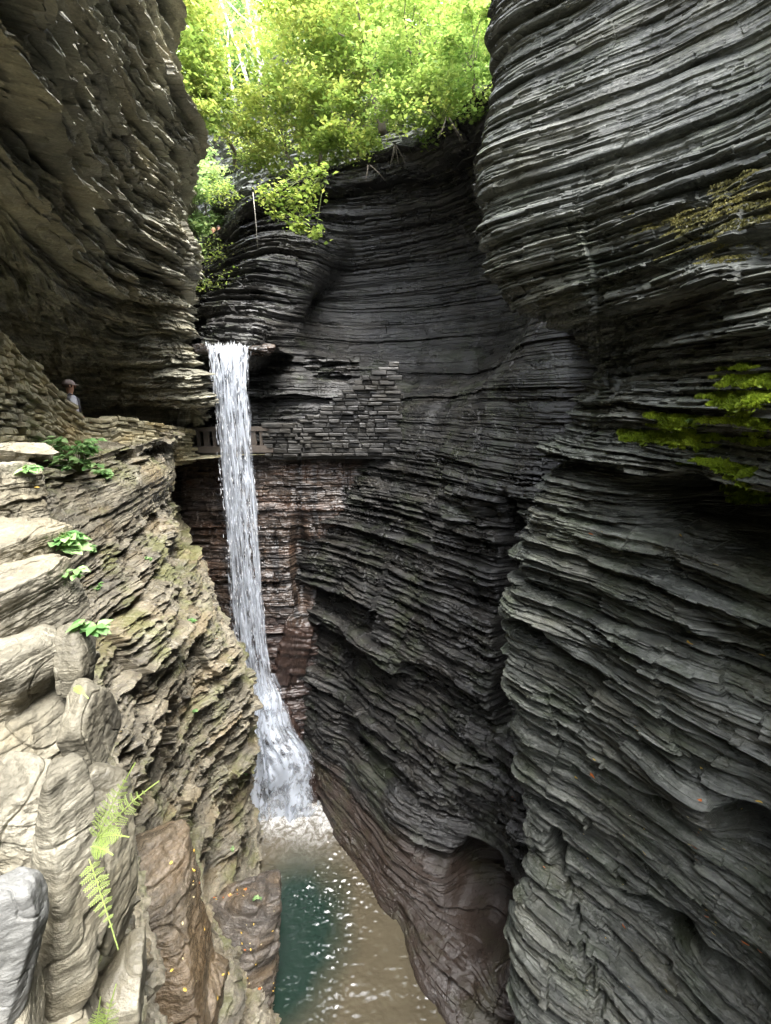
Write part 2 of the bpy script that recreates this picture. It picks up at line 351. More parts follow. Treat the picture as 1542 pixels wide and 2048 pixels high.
# --- back cliff: alcove and lower right wall, receding upstream above the falls
B = [W(-16, 38), W(-12.5, 31.5),
     [(-5.7, 16.5, -16)]+col((392, 720, 16.6), (392, 680, 17.2), (395, 600, 20), (400, 545, 24), (405, 490, 28.5)),
     [(-4.3, 16.8, -16)]+col((500, 900, 16.6), (505, 760, 16.4), (505, 690, 16.2), (500, 600, 18.2), (500, 500, 20.5), (500, 395, 23)),
     [(-2.9, 15.3, -16), (-3.0, 15.6, -14)]+col((600, 1400, 16), (600, 1000, 16.7), (600, 850, 17.6), (600, 690, 17.4), (600, 550, 18), (600, 450, 19.5), (600, 372, 21)),
     [(-1.4, 12.6, -16.5)]+col((692, 1690, 12.9), (680, 1550, 14.2), (690, 1400, 14.5), (705, 1200, 14.8), (715, 1000, 15.8), (720, 850, 17.6), (720, 690, 18), (720, 500, 18.5), (720, 315, 19)),
     [(.35, 10.2, -16.5)]+col((797, 1860, 10.4), (805, 1750, 11.1), (820, 1600, 11.5), (840, 1400, 11.9), (850, 1200, 12.5), (850, 1000, 13.8), (850, 850, 15.6), (850, 700, 16.8), (850, 450, 17.2), (850, 240, 16.6)),
     [(1.2, 8.2, -16.5)]+col((900, 2040, 8.25), (905, 1950, 9.0), (960, 1860, 9.7), (975, 1700, 10.4), (970, 1620, 10.0), (985, 1520, 10.1), (985, 1300, 10.6), (985, 1000, 11.5), (985, 850, 13), (985, 700, 14), (985, 450, 14.8), (985, 170, 14.6)),
     [(3.0, 7.6, -16.5), (3.6, 9.4, -10), (3.9, 10.2, -3), (4.6, 12.5, 3), (4.8, 13, 9)],
     W(9, 10)]
def ampB(X, Y, Z, S):
    alc = np.exp(-(((Z-2.2)/4.2)**4))*(1/(1+np.exp(-(X+3.5)*1.6)))   # smooth dark alcove
    toe = 1/(1+np.exp((Z+12.4+.5*noise3(S*.8, 0, 0))*2.5))
    return (1.0-.8*alc)*(1-.6*toe)
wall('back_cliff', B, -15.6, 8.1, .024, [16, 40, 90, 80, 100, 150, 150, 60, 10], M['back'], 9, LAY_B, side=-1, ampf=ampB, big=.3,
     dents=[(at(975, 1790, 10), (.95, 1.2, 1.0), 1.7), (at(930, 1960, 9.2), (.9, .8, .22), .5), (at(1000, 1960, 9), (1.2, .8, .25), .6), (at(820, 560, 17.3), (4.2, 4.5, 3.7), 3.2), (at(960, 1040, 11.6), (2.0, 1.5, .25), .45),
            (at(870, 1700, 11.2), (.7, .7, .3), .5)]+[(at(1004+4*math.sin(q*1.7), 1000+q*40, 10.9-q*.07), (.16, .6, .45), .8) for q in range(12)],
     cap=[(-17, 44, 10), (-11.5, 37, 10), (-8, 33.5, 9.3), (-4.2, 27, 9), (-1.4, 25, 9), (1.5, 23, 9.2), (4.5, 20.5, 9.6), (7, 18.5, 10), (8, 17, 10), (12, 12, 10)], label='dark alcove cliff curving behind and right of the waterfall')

# --- wall under the falls, behind the water
LAY_F = [(1.2, .12, 3.0), (.4, .10, 1.6), (.13, .05, .6), (.05, .02, .3)]
FW = [W(-10, 16.2), [(-7.5, 16.2, -1.8), (-7.5, 16.2, -16)], [(-6.2, 16.2, -1.8), (-6.2, 15.9, -8), (-6.3, 15.6, -16)], [(-5, 16.2, -1.8), (-5, 15.9, -8), (-5, 15.3, -12), (-5, 14.9, -16)],
      [(-3.7, 16.25, -1.8), (-3.6, 15.9, -8), (-3.4, 15.3, -16)], [(-2.6, 16.3, -1.8), (-2.6, 16.1, -8), (-2.3, 15.5, -16)], [(-1.2, 16.4, -1.8), (-1.2, 16.3, -8), (-1.2, 15.5, -16)], W(1, 16.8)]
wall('waterfall_cliff', FW, -15.3, -1.85, .03, [8, 30, 50, 50, 50, 50, 16], M['fallwall'], 21, LAY_F, side=-1, big=.15, rough=.015,
     dents=[(at(600, 1130, 16), (.3, 1, 1.6), .35), (at(650, 1250, 16), (.25, 1, 2), .3)], cap=[(q, 19.5, -2.0) for q in (-10, -7.5, -6.2, -5, -3.7, -2.6, -1.2, 1)], caprows=30, label='brown water-stained rock wall behind the falling water')
# cavern wall behind the path and the rock shelf carrying the stream
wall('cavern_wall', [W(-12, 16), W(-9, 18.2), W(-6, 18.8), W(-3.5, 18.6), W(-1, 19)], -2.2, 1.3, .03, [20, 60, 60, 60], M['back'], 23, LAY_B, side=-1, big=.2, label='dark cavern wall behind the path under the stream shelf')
V_ = []
nx, ny = 90, 120
xs = np.linspace(-7.2, -3.35, nx); ys = np.linspace(15.35, 33, ny)
gx, gy = np.meshgrid(xs, ys)
gx = gx-(gy-15.35)*.42
edge = .12*fbm(gx*2.1, 0*gx, 0*gx+4.4, 3)*(gy < 15.5)
gz = 1.36+.03*fbm(gx*2, gy*2, 0*gx, 3)+(gx < -5.55-(gy-15.35)*.42)*.16+(gx > -4.12-(gy-15.35)*.42)*.12
top = np.stack([gx, gy+edge, gz], -1)
fr = []
for q in np.linspace(0, 1, 24)[1:]:
    row = top[0].copy(); row[:, 2] -= (.14+.6/(1+np.exp((row[:, 0]+4.15)*9)))*q; row[:, 1] += .5*q**1.5+.1*strata(row[:, 0], row[:, 0], row[:, 1], row[:, 2], 4, LAY_F[1:])+.05*noise3(row[:, 0]*3, q*4, 0)
    fr.append(row)
fr = np.array(fr[::-1])
back = fr[:1].repeat(12, 0).copy()
for i in range(12): back[i, :, 1] += (12-i)*.28
Vg = np.concatenate([back, fr, top])
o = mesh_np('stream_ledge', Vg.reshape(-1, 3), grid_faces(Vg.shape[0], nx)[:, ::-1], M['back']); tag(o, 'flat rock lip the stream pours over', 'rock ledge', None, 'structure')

# --- left lower wall / buttress below the path
L1 = col((352, 860, 12.5), (340, 905, 12.4), (352, 960, 12.2), (346, 1010, 12), (374, 1085, 11.8), (362, 1112, 11.8), (405, 1138, 11.5), (428, 1190, 11.4), (437, 1250, 11.4), (470, 1310, 11.5), (493, 1380, 11.7), (500, 1450, 11.8), (503, 1560, 12.2), (508, 1650, 12.6), (518, 1740, 12.2), (520, 1900, 12.2))
L2 = col((255, 840, 9.8), (250, 900, 9.6), (262, 960, 9.2), (275, 1060, 9.1), (300, 1095, 8.9), (330, 1150, 8.8), (350, 1220, 8.8), (370, 1350, 9.1), (400, 1550, 9.5), (425, 1700, 9.8), (440, 1800, 9.4), (470, 1900, 9.3), (550, 1960, 9.3), (550, 2100, 9.3))
L3 = col((80, 800, 7.4), (85, 890, 7.2), (90, 960, 6.8), (100, 1050, 6.7), (130, 1090, 6.3), (160, 1200, 6.0), (200, 1300, 6.0), (240, 1420, 6.1), (285, 1600, 6.3), (320, 1720, 6.5), (370, 1850, 6.9), (440, 1950, 7.4), (545, 2048, 8.1), (550, 2300, 8.1))
L4 = col((-60, 800, 5.2), (-40, 900, 5), (-20, 1000, 4.4), (20, 1100, 4.1), (60, 1200, 3.8), (110, 1350, 3.6), (150, 1500, 3.5), (190, 1700, 3.4), (230, 1900, 3.4), (280, 2100, 3.6), (350, 2400, 4.6), (400, 2500, 6))
L5 = [(-3.6, 2.2, 1), (-2.9, 2.2, -1), (-1.9, 1.9, -2.2), (-1.5, 2.0, -3.5), (-1.5, 2.3, -6), (-1.5, 3, -12), (-1.2, 4, -16)]
L6 = [(-3.0, .4, 1), (-1.6, .35, -1.5), (-1.1, .5, -2.2), (-.95, .6, -3.5), (-.9, .8, -6), (-.8, 1, -16)]
L7 = [(-.6, -.8, 0), (-.6, -.8, -16)]
def ampC(X, Y, Z, S): return (.55+.45/(1+np.exp(-(Y-3)*2)))*(1-.8*np.exp(-((Z+2.05)/.5)**4))
wall('left_buttress', [W(-7.5, 16.3), shift(L1, -1.2, 2.2), L1, L2, L3, L4, L5, L6, L7, W(-.6, -7)], -15.6, -1.0, .02, [6, 30, 130, 130, 120, 90, 60, 20, 6], M['butt'], 13, LAY_C, side=1, ampf=ampC, big=.22, rough=.05, smooth_z=.1,
     dents=[(at(430, 1750, 9.6), (.9, 1.2, .8), .6), (at(260, 1000, 9), (4.2, 4, .02), 0)],
     cap=[(-8, 17, -1.9), (-7.2, 15.6, -1.6), (-6.6, 14.4, -1.5), (-7.0, 11.4, -1.1), (-6.6, 9, -.9), (-5.6, 6, -.9), (-4.2, 3.2, -1.2), (-3, 1, -1.6), (-3.2, -1, -1.6), (-3.2, -7, -1.6)],
     label='tan layered rock buttress below the path, left bank')

wall('downstream_light_blocker', [W(-14, -9), W(-9, -12), W(-4, -13.5), W(2, -13.5), W(7, -10), W(9, -6)], -15.4, 9, .1, [20, 40, 50, 50, 30], M['right'], 41, LAY_B, side=1, big=.6, label='unseen rock wall added behind the viewpoint to block low light')  # added out of view so level light from behind the camera is cut off
# --- path floor
mb = []
pc = [(-4.2, -7, -1.62), (-4.2, -1, -1.62), (-4.9, 1.2, -1.6), (-6, 4, -1.35), (-7.6, 7, -1.15), (-8.6, 9.5, -1.4), (-8.6, 12, -1.7), (-7.6, 14.6, -1.95), (-5.5, 17.2, -1.97), (-2, 17.6, -1.97)]
T = np.linspace(0, 9, 200); pcx = [np.interp(T, range(10), [p[k] for p in pc]) for k in range(3)]
pcx = [gsmooth(np.array(a), 6) for a in pcx]
dx, dy = np.gradient(pcx[0]), np.gradient(pcx[1]); ll = np.hypot(dx, dy)
w = np.linspace(-1.5, 1.5, 40)
PX = pcx[0][:, None]-dy[:, None]/ll[:, None]*w; PY = pcx[1][:, None]+dx[:, None]/ll[:, None]*w
PZ = pcx[2][:, None]+.03*fbm(PX*2, PY*2, 0*PX, 4)
o = mesh_np('path', np.stack([PX, PY, PZ], -1).reshape(-1, 3), grid_faces(200, 40), M['masonry']); tag(o, None, None, None, 'structure')

# ------------------------------------------------------------------ hillsides beyond the rim
def hill(name, h0, h1, a0, a1, zf, org=(3, 15), nrm=(.72, .69), dirv=(-.69, .72)):
    hh, aa = np.meshgrid(np.linspace(h0, h1, 120), np.linspace(a0, a1, 160))
    X = org[0]+nrm[0]*hh+dirv[0]*aa; Y = org[1]+nrm[1]*hh+dirv[1]*aa
    Z = zf(hh, aa)+.5*fbm(X*.3, Y*.3, 0*X, 4)
    o = mesh_np(name, np.stack([X, Y, Z], -1).reshape(-1, 3), grid_faces(160, 120), M['soil'], smooth=True); tag(o, None, None, None, 'structure'); return o
hill('hillside', 6.3, 60, -25, 28, lambda h, a: 9.0+.3*np.maximum(h-6.5, 0))
hill('far_hillside', 0, 60, -34, 30, lambda h, a: 11.0+.28*h, org=(-14, 46), nrm=(-.25, .97), dirv=(-.97, -.25))
FC = [W(-34, 30), W(-22, 38), W(-17, 41), W(-13, 43.5), W(-8, 43), W(-2, 46)]
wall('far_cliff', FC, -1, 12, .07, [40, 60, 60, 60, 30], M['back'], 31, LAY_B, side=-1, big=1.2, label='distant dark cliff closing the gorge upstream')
T2 = [W(-20, 46), W(-14.5, 38), [at(440, 440, 30)[:2]+(7,), at(470, 200, 31)[:2]+(15,)], [at(520, 400, 26)[:2]+(7,), at(545, 150, 27.5)[:2]+(15,)], [(-2, 24.5, 7), (-1.5, 26, 15)], W(6, 22)]
wall('upper_tier_cliff', T2, 5, 15.5, .05, [30, 60, 110, 90, 60], M['right'], 37, LAY_B, side=-1, big=.8, cap=[(-22, 52, 17), (-14, 46, 17), (-8, 38, 17), (-2, 34, 17), (4, 34, 17), (9, 28, 17)], label='pale stepped rock tier above the wet slope, behind the rim bushes')
xs, ys = np.meshgrid(np.linspace(-30, -4, 60), np.linspace(30, 47, 50))
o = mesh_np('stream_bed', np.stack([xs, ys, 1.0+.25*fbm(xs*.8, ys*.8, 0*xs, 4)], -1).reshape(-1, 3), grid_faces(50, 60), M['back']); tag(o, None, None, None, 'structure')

# ------------------------------------------------------------------ water
def water_mat():
    m, nt, P = new_mat('pool_water')
    g = N(nt, 'ShaderNodeNewGeometry'); pos = g.outputs['Position']
    wob = N(nt, 'ShaderNodeVectorMath', operation='MULTIPLY_ADD')
    nz = N(nt, 'ShaderNodeTexNoise'); nz.inputs['Scale'].default_value = .9; nz.inputs['Detail'].default_value = 5; L(nt, pos, nz.inputs['Vector'])
    L(nt, nz.outputs['Color'], wob.inputs[0]); wob.inputs[1].default_value = (.9, .9, 0); L(nt, pos, wob.inputs[2])
    mp = mapping(nt, wob.outputs[0], (1/1.95, 1/3.3, 0), loc=(2.2/1.95, -10.6/3.3, 0))
    ln = N(nt, 'ShaderNodeVectorMath', operation='LENGTH'); L(nt, mp, ln.inputs[0])
    gf = ramp(nt, ln.outputs['Value'], [(.45, 1.0), (1.15, 0.0)])
    mud = mix(nt, nz.outputs['Fac'], (.062, .052, .033), (.105, .088, .058))
    col = mix(nt, gf, mud, (.014, .028, .021))
    sepp = N(nt, 'ShaderNodeSeparateXYZ'); L(nt, wob.outputs[0], sepp.inputs[0])
    ff = ramp(nt, math_n(nt, 'MULTIPLY', math_n(nt, 'SUBTRACT', sepp.outputs['Y'], 12.7), .5), [(0.0, 0.0), (.35, .12), (.6, .5), (1.0, 1.0)])
    fo = noise_node(nt, mapping(nt, wob.outputs[0], (4, 4, 4)), 1.0, 6, .75, .6)
    fm = math_n(nt, 'MULTIPLY', ff, ramp(nt, fo, [(.42, .1), (.62, .85)]))
    col = mix(nt, fm, col, (.72, .72, .7))
    L(nt, col, P.inputs['Base Color']); P.inputs['Roughness'].default_value = .04; P.inputs['IOR'].default_value = 1.33
    P.inputs['Specular IOR Level'].default_value = .9
    bm = N(nt, 'ShaderNodeBump'); bm.inputs['Strength'].default_value = .25; bm.inputs['Distance'].default_value = .03
    L(nt, noise_node(nt, mapping(nt, pos, (5, 8, 5)), 1.0, 4, .6, .6), bm.inputs['Height']); L(nt, bm.outputs['Normal'], P.inputs['Normal'])
    return m
nx, ny = 420, 640
xs, ys = np.meshgrid(np.linspace(-8, 4.5, nx), np.linspace(1, 17.5, ny))
e = np.exp(-np.maximum(14.2-ys, 0)*.35)
zs = -15+.022*fbm(xs*2.1, ys*3.0, 0*xs, 3)+(.02+.04*e)*(.4+1.2*np.clip(fbm(xs*.7, ys*.7, 0*xs+8, 2)+.4, 0, 1))*fbm(xs*7, ys*11, 0*xs+3, 3)
o = mesh_np('pool_water', np.stack([xs, ys, zs], -1).reshape(-1, 3), grid_faces(ny, nx), water_mat(), smooth=True); tag(o, None, None, None, 'structure')
xs, ys = np.meshgrid(np.linspace(-7.2, -3, 40), np.linspace(15.5, 33, 120)); xs = xs-(ys-15.35)*.42
o = mesh_np('stream_water', np.stack([xs, ys, 1.41+.01*noise3(xs*3, ys*3, 0)], -1).reshape(-1, 3), grid_faces(120, 40), bpy.data.materials['pool_water'], smooth=True); tag(o, None, None, None, 'structure')

def fall_mat(name, sx, sz, lo, hi, seed=0.0, bright=.74):
    m, nt, P = new_mat(name); out = nt.nodes['Material Output']
    uv = N(nt, 'ShaderNodeUVMap'); uv.uv_map = 'flow'
    vec = mapping(nt, uv.outputs[0], (sx, sz, 1), loc=(seed, seed*2.7, seed))
    n1 = noise_node(nt, vec, 1.0, 5, .62, .25)
    vec2 = mapping(nt, uv.outputs[0], (sx*.33, sz*.35, 1), loc=(seed*3, seed, 0))
    n2 = noise_node(nt, vec2, 1.0, 3, .5, .3)
    f = math_n(nt, 'ADD', math_n(nt, 'MULTIPLY', n1, .65), math_n(nt, 'MULTIPLY', n2, .35))
    sp = N(nt, 'ShaderNodeSeparateXYZ'); L(nt, uv.outputs[0], sp.inputs[0])
    # frayed margins
    ed = math_n(nt, 'ABSOLUTE', math_n(nt, 'SUBTRACT', sp.outputs['X'], .5))
    f = math_n(nt, 'SUBTRACT', f, math_n(nt, 'MULTIPLY', ramp(nt, ed, [(.4, 0.0), (.5, 1.0)]), .2))
    al = ramp(nt, f, [(lo, 0.0), (hi, 1.0)])
    P.inputs['Base Color'].default_value = (bright*.9, bright*.96, bright*1.05, 1); P.inputs['Roughness'].default_value = .25
    P.inputs['Specular IOR Level'].default_value = .5
    tl = N(nt, 'ShaderNodeBsdfTranslucent'); tl.inputs['Color'].default_value = (bright*.9, bright*.96, bright*1.05, 1)
    m1 = N(nt, 'ShaderNodeMixShader'); m1.inputs[0].default_value = .5; L(nt, P.outputs[0], m1.inputs[1]); L(nt, tl.outputs[0], m1.inputs[2])
    tp = N(nt, 'ShaderNodeBsdfTransparent'); m2 = N(nt, 'ShaderNodeMixShader'); L(nt, al, m2.inputs[0]); L(nt, tp.outputs[0], m2.inputs[1]); L(nt, m1.outputs[0], m2.inputs[2])
    L(nt, m2.outputs[0], out.inputs['Surface'])
    bm = N(nt, 'ShaderNodeBump'); bm.inputs['Strength'].default_value = .6; L(nt, f, bm.inputs['Height']); L(nt, bm.outputs['Normal'], P.inputs['Normal'])
    return m
def sheet(name, rows, mat, parent, jit=.05, seed=0):
    """rows: (left point, right point) from the top down"""
    n = len(rows); T = np.linspace(0, n-1, n*30); Lp = np.array([r[0] for r in rows]); Rp = np.array([r[1] for r in rows])
    lp = np.stack([np.interp(T, range(n), Lp[:, k]) for k in range(3)], -1); rp = np.stack([np.interp(T, range(n), Rp[:, k]) for k in range(3)], -1)
    lp = gsmooth(lp, 9); rp = gsmooth(rp, 9); q = np.linspace(0, 1, 70)[None, :, None]
    P = lp[:, None]*(1-q)+rp[:, None]*q
    dist = np.concatenate([[0], np.cumsum(np.linalg.norm(np.diff((lp+rp)/2, axis=0), axis=1))])
    gx, gz = np.meshgrid(np.linspace(0, 1, 70), dist)
    P[..., 1] += jit*fbm(gx*9, gz*.35, gx*0+seed, 3)*np.minimum(1, gz*1.2); P[..., 0] += jit*.5*fbm(gx*5, gz*.6, gx*0+seed+9, 3)*np.minimum(1, gz)
    P[..., 1] -= .12*np.sin(PI*gx)*np.minimum(1, gz)
    o = mesh_np(name, P.reshape(-1, 3), grid_faces(len(T), 70), mat, parent, True)
    uvl = o.data.uv_layers.new(name='flow'); vi = np.empty(len(o.data.loops), np.int32); o.data.loops.foreach_get('vertex_index', vi)
    uv = np.stack([gx.ravel()[vi], gz.ravel()[vi]], -1).astype(np.float32); uvl.data.foreach_set('uv', uv.ravel()); return o
wf = empty('waterfall', at(520, 1370, 14.9)); tag(wf, 'tall white ribbon waterfall dropping from the rock lip into the pool', 'waterfall')
inv = Matrix.Translation(wf.location).inverted()
def local(o): o.matrix_parent_inverse = inv; return o
def fr_(y, xl, xr, d): return (at(xl, y, d), at(xr, y, d))
main = [((-6.0, 16.2, 1.44), (-4.35, 16.2, 1.44)), fr_(690, 410, 505, 15.35), fr_(705, 412, 502, 15.1), fr_(760, 420, 500, 14.98), fr_(850, 430, 504, 14.9), fr_(950, 438, 512, 14.85), fr_(1050, 448, 520, 14.8), fr_(1150, 455, 526, 14.75), fr_(1260, 464, 534, 14.7), fr_(1375, 484, 550, 14.7), fr_(1420, 490, 560, 14.6)]
local(sheet('falling_water', main, fall_mat('falling_water_a', 22, 1.3, .43, .56, 0), wf, .06, 1))
back = [tuple((p[0], p[1]+.12, p[2]) for p in r) for r in main]
local(sheet('falling_water', back, fall_mat('falling_water_b', 13, .6, .42, .62, 5.3, .62), wf, .08, 4))
frn = [tuple((p[0], p[1]-.1-.02*i, p[2]) for p in r) for i, r in enumerate(main)]
local(sheet('falling_water', frn[1:], fall_mat('falling_water_c', 28, 2.4, .53, .62, 9.1, .85), wf, .07, 8))
casc = [fr_(1352, 484, 547, 14.78), fr_(1385, 484, 566, 14.62), fr_(1425, 484, 574, 14.5), fr_(1455, 484, 582, 14.4), fr_(1485, 482, 604, 14.32), fr_(1510, 482, 626, 14.25), fr_(1545, 482, 634, 14.2), fr_(1575, 480, 626, 14.2), fr_(1605, 480, 640, 14.15), fr_(1640, 478, 632, 14.1)]
local(sheet('cascade', casc, fall_mat('cascade_a', 16, 2.6, .42, .53, 2.2, .92), wf, .3, 12))
casc2 = [tuple((p[0]*1.0, p[1]+.25, p[2]) for p in r) for r in casc]
local(sheet('cascade', casc2, fall_mat('cascade_b', 9, 1.1, .41, .58, 7.2, .82), wf, .4, 17))
def ribbon(name, pts, wd, mat, jit=.03, seed=0):
    return local(sheet(name, [(tuple(np.array(p)-np.array([wd/2, 0, 0])), tuple(np.array(p)+np.array([wd/2, 0, 0]))) for p in pts], mat, wf, jit, seed))
def drops(name, rows, n, spread, ln, seed):
    r = np.random.default_rng(seed); k = r.random(n)*(len(rows)-1.01); i = k.astype(int); f = (k-i)[:, None]
    A_ = np.array(rows); l_ = A_[i, 0]*(1-f)+A_[i+1, 0]*f; r_ = A_[i, 1]*(1-f)+A_[i+1, 1]*f; q = r.beta(1.6, 1.6, n)[:, None]
    c = l_*(1-q)+r_*q+r.normal(size=(n, 3))*np.array([spread, spread, .05])*np.minimum(1, .25+k*.5)[:, None]; c[:, 1] -= .08
    w_ = ln*.09*(.5+r.random(n)); h_ = ln*(.4+1.2*r.random(n)**2); V = []
    o_ = [np.stack([0*w_, 0*w_, h_], -1), np.stack([-w_, 0*w_, 0*w_], -1), np.stack([0*w_, -w_, 0*w_], -1), np.stack([w_, 0*w_, 0*w_], -1), np.stack([0*w_, 0*w_, -h_*.7], -1)]
    V = np.stack([c+o for o in o_], 1).reshape(-1, 3); b = np.arange(n)[:, None]*5
    Fx = np.concatenate([b+np.array(t_) for t_ in ((0, 1, 2), (0, 2, 3), (4, 2, 1), (4, 3, 2))])
    ob = local(mesh_np(name, V, Fx, WD, wf, True)); ob['kind'] = 'stuff'; return ob
WD, nt_, P_ = new_mat('water_drops'); P_.inputs['Base Color'].default_value = (.93, .94, .95, 1); P_.inputs['Roughness'].default_value = .2
drops('water_drops', main[1:], 1100, .035, .1, 5)
drops('splash', casc, 6500, .09, .045, 6)

# ------------------------------------------------------------------ boulders and slabs
def boulder(name, c, size, mat, seed, rot=(0, 0, 0), e=3.2, n=46, rough=.07, layered=0.0, parent=None, chip=.06, facets=9):
    a = np.linspace(-1, 1, n); V = []; Fs = []; base = 0
    for ax in range(3):
        for sg in (-1, 1):
            u, v = np.meshgrid(a, a); w = np.full_like(u, sg)
            p = [None]*3; p[ax] = w; p[(ax+1) % 3] = u; p[(ax+2) % 3] = v
            P = np.stack(p, -1).reshape(-1, 3); f = grid_faces(n, n)
            if sg > 0: f = f[:, ::-1]
            V.append(P); Fs.append(f+base); base += n*n
    V = np.concatenate(V); Fs = np.concatenate(Fs)
    d = V/np.linalg.norm(V, axis=1, keepdims=True)
    g = np.random.default_rng(seed*7+1); pl = [(np.eye(3)[q]*sg, 1.0) for q in range(3) for sg in (-1, 1)]
    for q in range(facets):
        v = g.normal(size=3); v /= np.linalg.norm(v); pl.append((v, g.uniform(.78, 1.12)))
    for q in (-1, 1): v = np.array([g.normal()*.2, g.normal()*.2, q*1.0]); pl.append((v/np.linalg.norm(v), .95))
    pw = e*6; rr_ = sum(np.maximum(0, d @ v/h)**pw for v, h in pl)**(-1/pw); V = d*rr_[:, None]
    s = np.array(size)/2; P = V*s
    m = s.mean()
    k = seed*3.7
    disp = chip*m*2*fbm(d[:, 0]*1.1+k, d[:, 1]*1.1, d[:, 2]*1.1, 3)+rough*m*fbm(P[:, 0]/m*3+k, P[:, 1]/m*3, P[:, 2]/m*3, 5)
    cr = noise3(P[:, 0]/m*1.1+k, P[:, 1]/m*1.1, P[:, 2]/m*1.6); disp = disp-.07*m*np.exp(-(cr/.035)**2)+.05*.4*m*np.abs(fbm(P[:, 0]/m*2+9, P[:, 1]/m*2+k, P[:, 2]/m*4, 4))
    disp = disp+.012*m*fbm(P[:, 0]/m*7, P[:, 1]/m*7+k, P[:, 2]/m*7, 2)
    if layered: disp = disp+layered*.42*(strata(P[:, 0]+P[:, 1], P[:, 0], P[:, 1], P[:, 2]*1.0+k % 7, seed, [(m*.55, m*.22, m*1.6), (m*.17, m*.09, m*.7), (m*.06, m*.04, m*.3)]))
    P = P+d*disp[:, None]
    o = mesh_np(name, P, Fs, mat, parent, True); o.location = c; o.rotation_euler = [math.radians(q) for q in rot]
    me = o.data
    bmx = bmesh.new(); bmx.from_mesh(me); bmesh.ops.remove_doubles(bmx, verts=bmx.verts, dist=m*.001); bmesh.ops.recalc_face_normals(bmx, faces=bmx.faces); bmx.to_mesh(me); bmx.free()
    me.polygons.foreach_set('use_smooth', np.ones(len(me.polygons), bool))
    return o
PPM = lambda px, py, d: (d/(cT+(CY-py)/F*sT))/F     # metres per photo pixel there
ROCKS = [
 # name, px, py, depth, w_px, h_px, thickness m, mat, rot, e, layered, label
 ('rock_slab', 10, 905, 3.3, 130, 36, .6, 'pale', (0, 0, -20), 6, .4, 'thin pale ledge slab at the left frame edge, highest of the pale pile'),
 ('rock_slab', 5, 985, 3.1, 140, 130, .6, 'pale', (0, 0, -14), 5, 1.0, 'layered pale block directly under the highest thin slab at the left edge'),
 ('rock_slab', 15, 1098, 2.7, 150, 95, .6, 'pale', (4, 3, -12), 5, .7, 'smooth pale block second down in the stepped pile at the left edge'),
 ('rock_slab', 30, 1195, 2.4, 180, 140, .6, 'pale', (6, 4, -16), 5.5, .8, 'square-cornered pale step block with dead grass stems, mid-way down the pile'),
 ('rock_slab', 40, 1340, 2.05, 205, 150, .6, 'pale', (4, -7, -12), 4, .6, 'broad tan-topped pale slab with a yellowish face above the dark cleft'),
 ('rock_slab', 30, 1490, 1.85, 210, 150, .6, 'greyrock', (0, 12, 0), 3.5, .8, 'shaded grey block in the cleft beneath the broad tan slab'),
 ('boulder', 178, 1445, 1.95, 68, 150, .3, 'greyrock', (10, 0, 10), 3.2, .35, 'rounded grey boulder above the largest fern clump'),
 ('boulder', 160, 1318, 2.2, 52, 130, .3, 'greyrock', (0, 0, 10), 3.2, .4, 'small grey stone wedged beside the broad tan slab'),
 ('boulder', 130, 1765, 1.36, 108, 390, .22, 'pale', (-14, -3, 4), 3.0, .15, 'long smooth pale tan boulder standing upright left of the ferns'),
 ('boulder', 208, 1720, 1.58, 74, 320, .28, 'greyrock', (-12, -3, 0), 3.2, .3, 'long brown-grey boulder behind the hanging fern fronds'),
 ('boulder', 235, 2010, 1.42, 90, 150, .3, 'greyrock', (0, 6, 20), 4, .3, 'angular grey rock at the bottom beside the lowest fern'),
 ('boulder', 22, 1880, 1.1, 105, 200, .2, 'whiterock', (-10, 20, 25), 6, .1, 'angular bluish white rock in the bottom left corner'),
 ('rock_slab', 35, 1640, 1.5, 190, 190, .4, 'pale', (0, 24, 10), 4, .9, 'tilted streaky grey-tan slab above the bluish white rock'),
 ('boulder', 110, 2060, 1.2, 170, 130, .3, 'greyrock', (0, 20, 0), 3, .6, 'lowest mossy stone under the long pale boulder'),
 ('boulder', -20, 2060, 1.0, 160, 120, .3, 'pale', (0, -10, 30), 3, .3, 'pale stone cut by the bottom left corner of the frame'),
 ('rock_ledge', 318, 1875, 4.6, 145, 280, 1.0, 'wetrock', (-28, -14, 12), 3.4, .25, 'wet orange-brown rock ledge with a pointed top below the buttress'),
 ('rock_ledge', 330, 2040, 4.4, 200, 220, 1.0, 'wetrock', (0, 15, 0), 3.6, .8, 'muddy wet rock ledge under the pointed orange-brown one'),
 ('rock_ledge', 455, 2030, 7.9, 170, 330, 1.4, 'wetgrey', (-22, 8, 10), 3.6, .7, 'wet grey ledge strewn with leaves at the pool edge'),
]
FG = []
for i, (nm, px, py, d, wp, hp, th, mt, rot, e, lay, lab) in enumerate(ROCKS):
    k = PPM(px, py, d)
    vv = (CY-py)/F; tilt = math.atan2(abs(cT*vv-sT), 1.0)   # pixel height covers a foreshortened vertical
    hh = hp*k/(cT+vv*sT)
    p = at(px, py, d+th*.3)
    o = boulder(nm, p, (wp*k*1.06, th, hh*1.04), M[mt], 40+i, rot, e=e, layered=lay*(.25 if nm == 'boulder' else .8), n=120, rough=(.045 if nm == 'boulder' else .08), chip=(.05 if nm == 'boulder' else .03))
    tag(o, lab, 'rock', 'rocks piled below the parapet' if i < 15 else 'wet ledges above the pool'); FG.append(o)

for (px, py, d, wp, hp, lab) in ((525, 700, 15.35, 52, 20, 'flat brown slab jutting from the lip right of the falling water'), (398, 697, 15.0, 36, 22, 'flat brown slab on the lip left of the falling water')):
    k = PPM(px, py, d); o = boulder('rock_slab', at(px, py, d), (wp*k, .7, hp*k), M['fallwall'], 90+px, (0, -3, 8), e=2.6, layered=1.0, n=40); tag(o, lab, 'rock', 'flat slabs on the waterfall lip')
